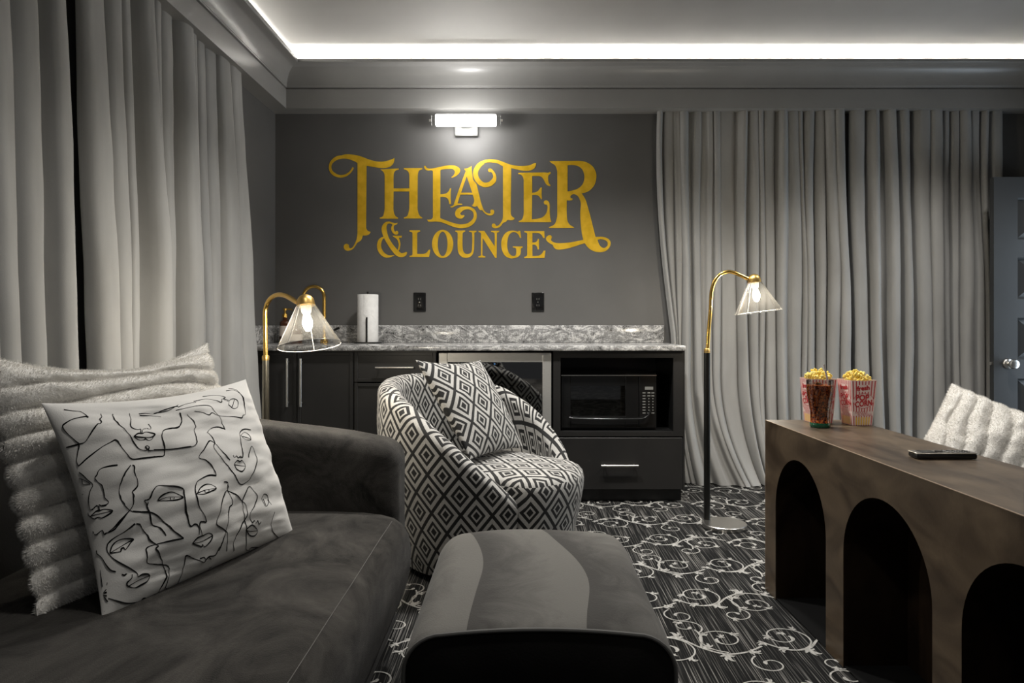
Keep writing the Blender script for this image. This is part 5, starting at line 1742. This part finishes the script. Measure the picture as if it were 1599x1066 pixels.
build('dial', MB().lathe([(0, 0.018), (0.011, 0.018), (0.011, 0.0205), (0, 0.0205)], 20, None, (rx0 + 0.076, (ry0 + ry1) / 2, rz), cap=False), 'black_gloss', rem)

# ---------------------------------------------------------------- seat behind the console with a fluffy pillow on it
lo = thing('lounge_chair', (1.78, 2.25, 0.0), 'low dark velvet lounge chair tucked behind the console table', 'armchair')
build('seat', soft_box(1.51, 2.25, 1.75, 3.0, 0.06, 0.23, 0.06, 4), 'velvet_dark', lo, angle=60)
build('backrest', soft_box(1.395, 1.505, 1.75, 3.0, 0.05, 0.46, 0.04, 4), 'velvet_dark', lo, angle=60)
build('base', MB().box(1.55, 2.2, 1.8, 2.95, 0.0, 0.06), 'ink', lo, smooth=False)
def rib_across(nrib, amp, wav, scal):
    f0 = rib_local(nrib, amp, wav, scal)

    def f(u, v, W, Hh, T, pin, side, wr, seed):
        y, x, t = f0(v, u, Hh, W, T, (pin[2], pin[2], pin[0]), side, wr, seed)
        return x, y, t
    return f


wbv, wup, wnn = frame(math.radians(-18), math.radians(-32), math.radians(29))
wC = Vector((1.715, 2.585, 0.540))
wp = thing('fluffy_pillow', (wC.x, wC.y, 0.41), 'white fluffy ribbed pillow behind the console table, at the right edge', 'pillow')
wm = pillow_mesh(wC, wbv, wup, wnn, 0.268, 0.25, 0.125, (0.05, 0.05, 0.05), N=110, wr=0.010, seed=31, local=rib_across(9, 0.024, 0.12, 0.35))
build('cover', wm, 'fur', wp, merge=True, angle=180)
build_fur(wp, wm, 150000, 0.0060, 0.00050, 6, lambda P: (P - np.array(wC[:])))

# ---------------------------------------------------------------- carpet scrollwork woven into the floor
RIB = [0]


def ribbon(mb, path, z=0.0014):
    RIB[0] += 1
    z = 0.0010 + 0.00016 * (RIB[0] % 11)
    c = catmull(path, 5)
    vs_, fs = [], []
    for i, p in enumerate(c):
        t = c[min(i + 1, len(c) - 1)] - c[max(i - 1, 0)]
        L = math.hypot(t[0], t[1]) or 1
        nx, ny = -t[1] / L, t[0] / L
        w_ = p[2] * 0.86
        vs_ += [(p[0] + nx * w_, p[1] + ny * w_, z), (p[0] - nx * w_, p[1] - ny * w_, z)]
    for i in range(len(c) - 1):
        fs.append([2 * i, 2 * i + 1, 2 * i + 3, 2 * i + 2])
    mb.add(vs_, fs)


def spiral(cx, cy, r0, a0, turns, sgn, w0=0.0045, w1=0.0032, n=16, shrink=0.80):
    out = []
    for k in range(n + 1):
        t = k / n
        r = r0 * (1 - shrink * t ** 0.9)
        a = a0 + sgn * turns * 2 * PI * t
        out.append((cx + r * math.cos(a), cy + r * math.sin(a), w0 + (w1 - w0) * t + 0.0055 * math.exp(-((t - 0.90) / 0.07) ** 2)))
    return out


def leaf(mb, x, y, a, s):
    ca, sa = math.cos(a), math.sin(a)
    def q(px_, py_):
        return (x + (px_ * ca - py_ * sa) * s, y + (px_ * sa + py_ * ca) * s)
    for L in ([(-.1, 0, .04), (.3, .06, .20), (.65, .22, .19), (.9, .48, .10), (.86, .66, .02)], [(.05, 0, .06), (.25, -.12, .15), (.45, -.26, .12), (.56, -.42, .02)], [(.1, 0, .06), (.24, .24, .14), (.22, .42, .10), (.10, .55, .02)], [(.35, .1, .10), (.7, .02, .13), (.98, .06, .08), (1.1, .18, .02)]):
        ribbon(mb, [q(p[0], p[1]) + (max(0.0012, p[2] * s),) for p in L])


scr = MB()
TXs, TYs = 0.41, 0.37
rnd = random.Random(5)
for iy in range(0, 12):
    for ix in range(-1, 13):
        ox = LW + ix * TXs + (TXs * 0.5 if iy % 2 else 0)
        oy = 0.75 + iy * TYs
        if ox > 3.3 or oy > 4.95 or ox + TXs < LW:
            continue
        fl = 1 if (ix + iy) % 2 else -1
        X = lambda x: ox + x * TXs
        Y = lambda y: oy + (0.5 + fl * (y - 0.5)) * TYs
        # running stem
        ribbon(scr, [(X(0), Y(.45), .0045), (X(.18), Y(.62), .005), (X(.36), Y(.60), .0055), (X(.50), Y(.42), .005), (X(.66), Y(.30), .0055), (X(.84), Y(.33), .005), (X(1.0), Y(.45), .0045)])
        ribbon(scr, spiral(X(.24), Y(.36), 0.101, math.radians(100) * fl, 1.35, -fl, 0.0036, .0027, 20))
        ribbon(scr, spiral(X(.72), Y(.58), 0.096, math.radians(-95) * fl, 1.30, -fl, 0.0036, .0027, 20))
        ribbon(scr, spiral(X(.47), Y(.86), 0.061, math.radians(-60) * fl, 1.15, fl, 0.0034, .0026, 16))
        ribbon(scr, spiral(X(.97), Y(.12), 0.063, math.radians(120) * fl, 1.2, fl, 0.0034, .0026, 16))
        ribbon(scr, [(X(.50), Y(.42), .0035), (X(.55), Y(.62), .0042), (X(.545), Y(.74), .0042), (X(.53), Y(.80), .0035)])
        for (lx, ly, a, s) in [(.34, .60, 70, .052), (.68, .30, -110, .052), (.20, .58, 160, .042), (.52, .40, 20, .045), (.86, .34, -20, .042), (.27, .30, 220, .03), (.70, .62, 40, .03), (.45, .93, 120, .032), (.06, .50, -160, .035), (.12, .33, 150, .034), (.80, .72, -30, .034), (.36, .22, -60, .03), (.60, .66, 100, .03)]:
            leaf(scr, X(lx), Y(ly), math.radians(a) * fl + rnd.uniform(-.2, .2), s * 0.9)
scr_clip = MB()
for f in scr.f:
    p = [scr.v[i] for i in f]
    if all(LW + 0.02 < q[0] < RW - 0.02 and q[1] < BW - 0.02 for q in p):
        scr_clip.add(p, [list(range(len(p)))])
build('carpet_scrolls', scr_clip, 'white_scroll', floor, smooth=False, kind='stuff')
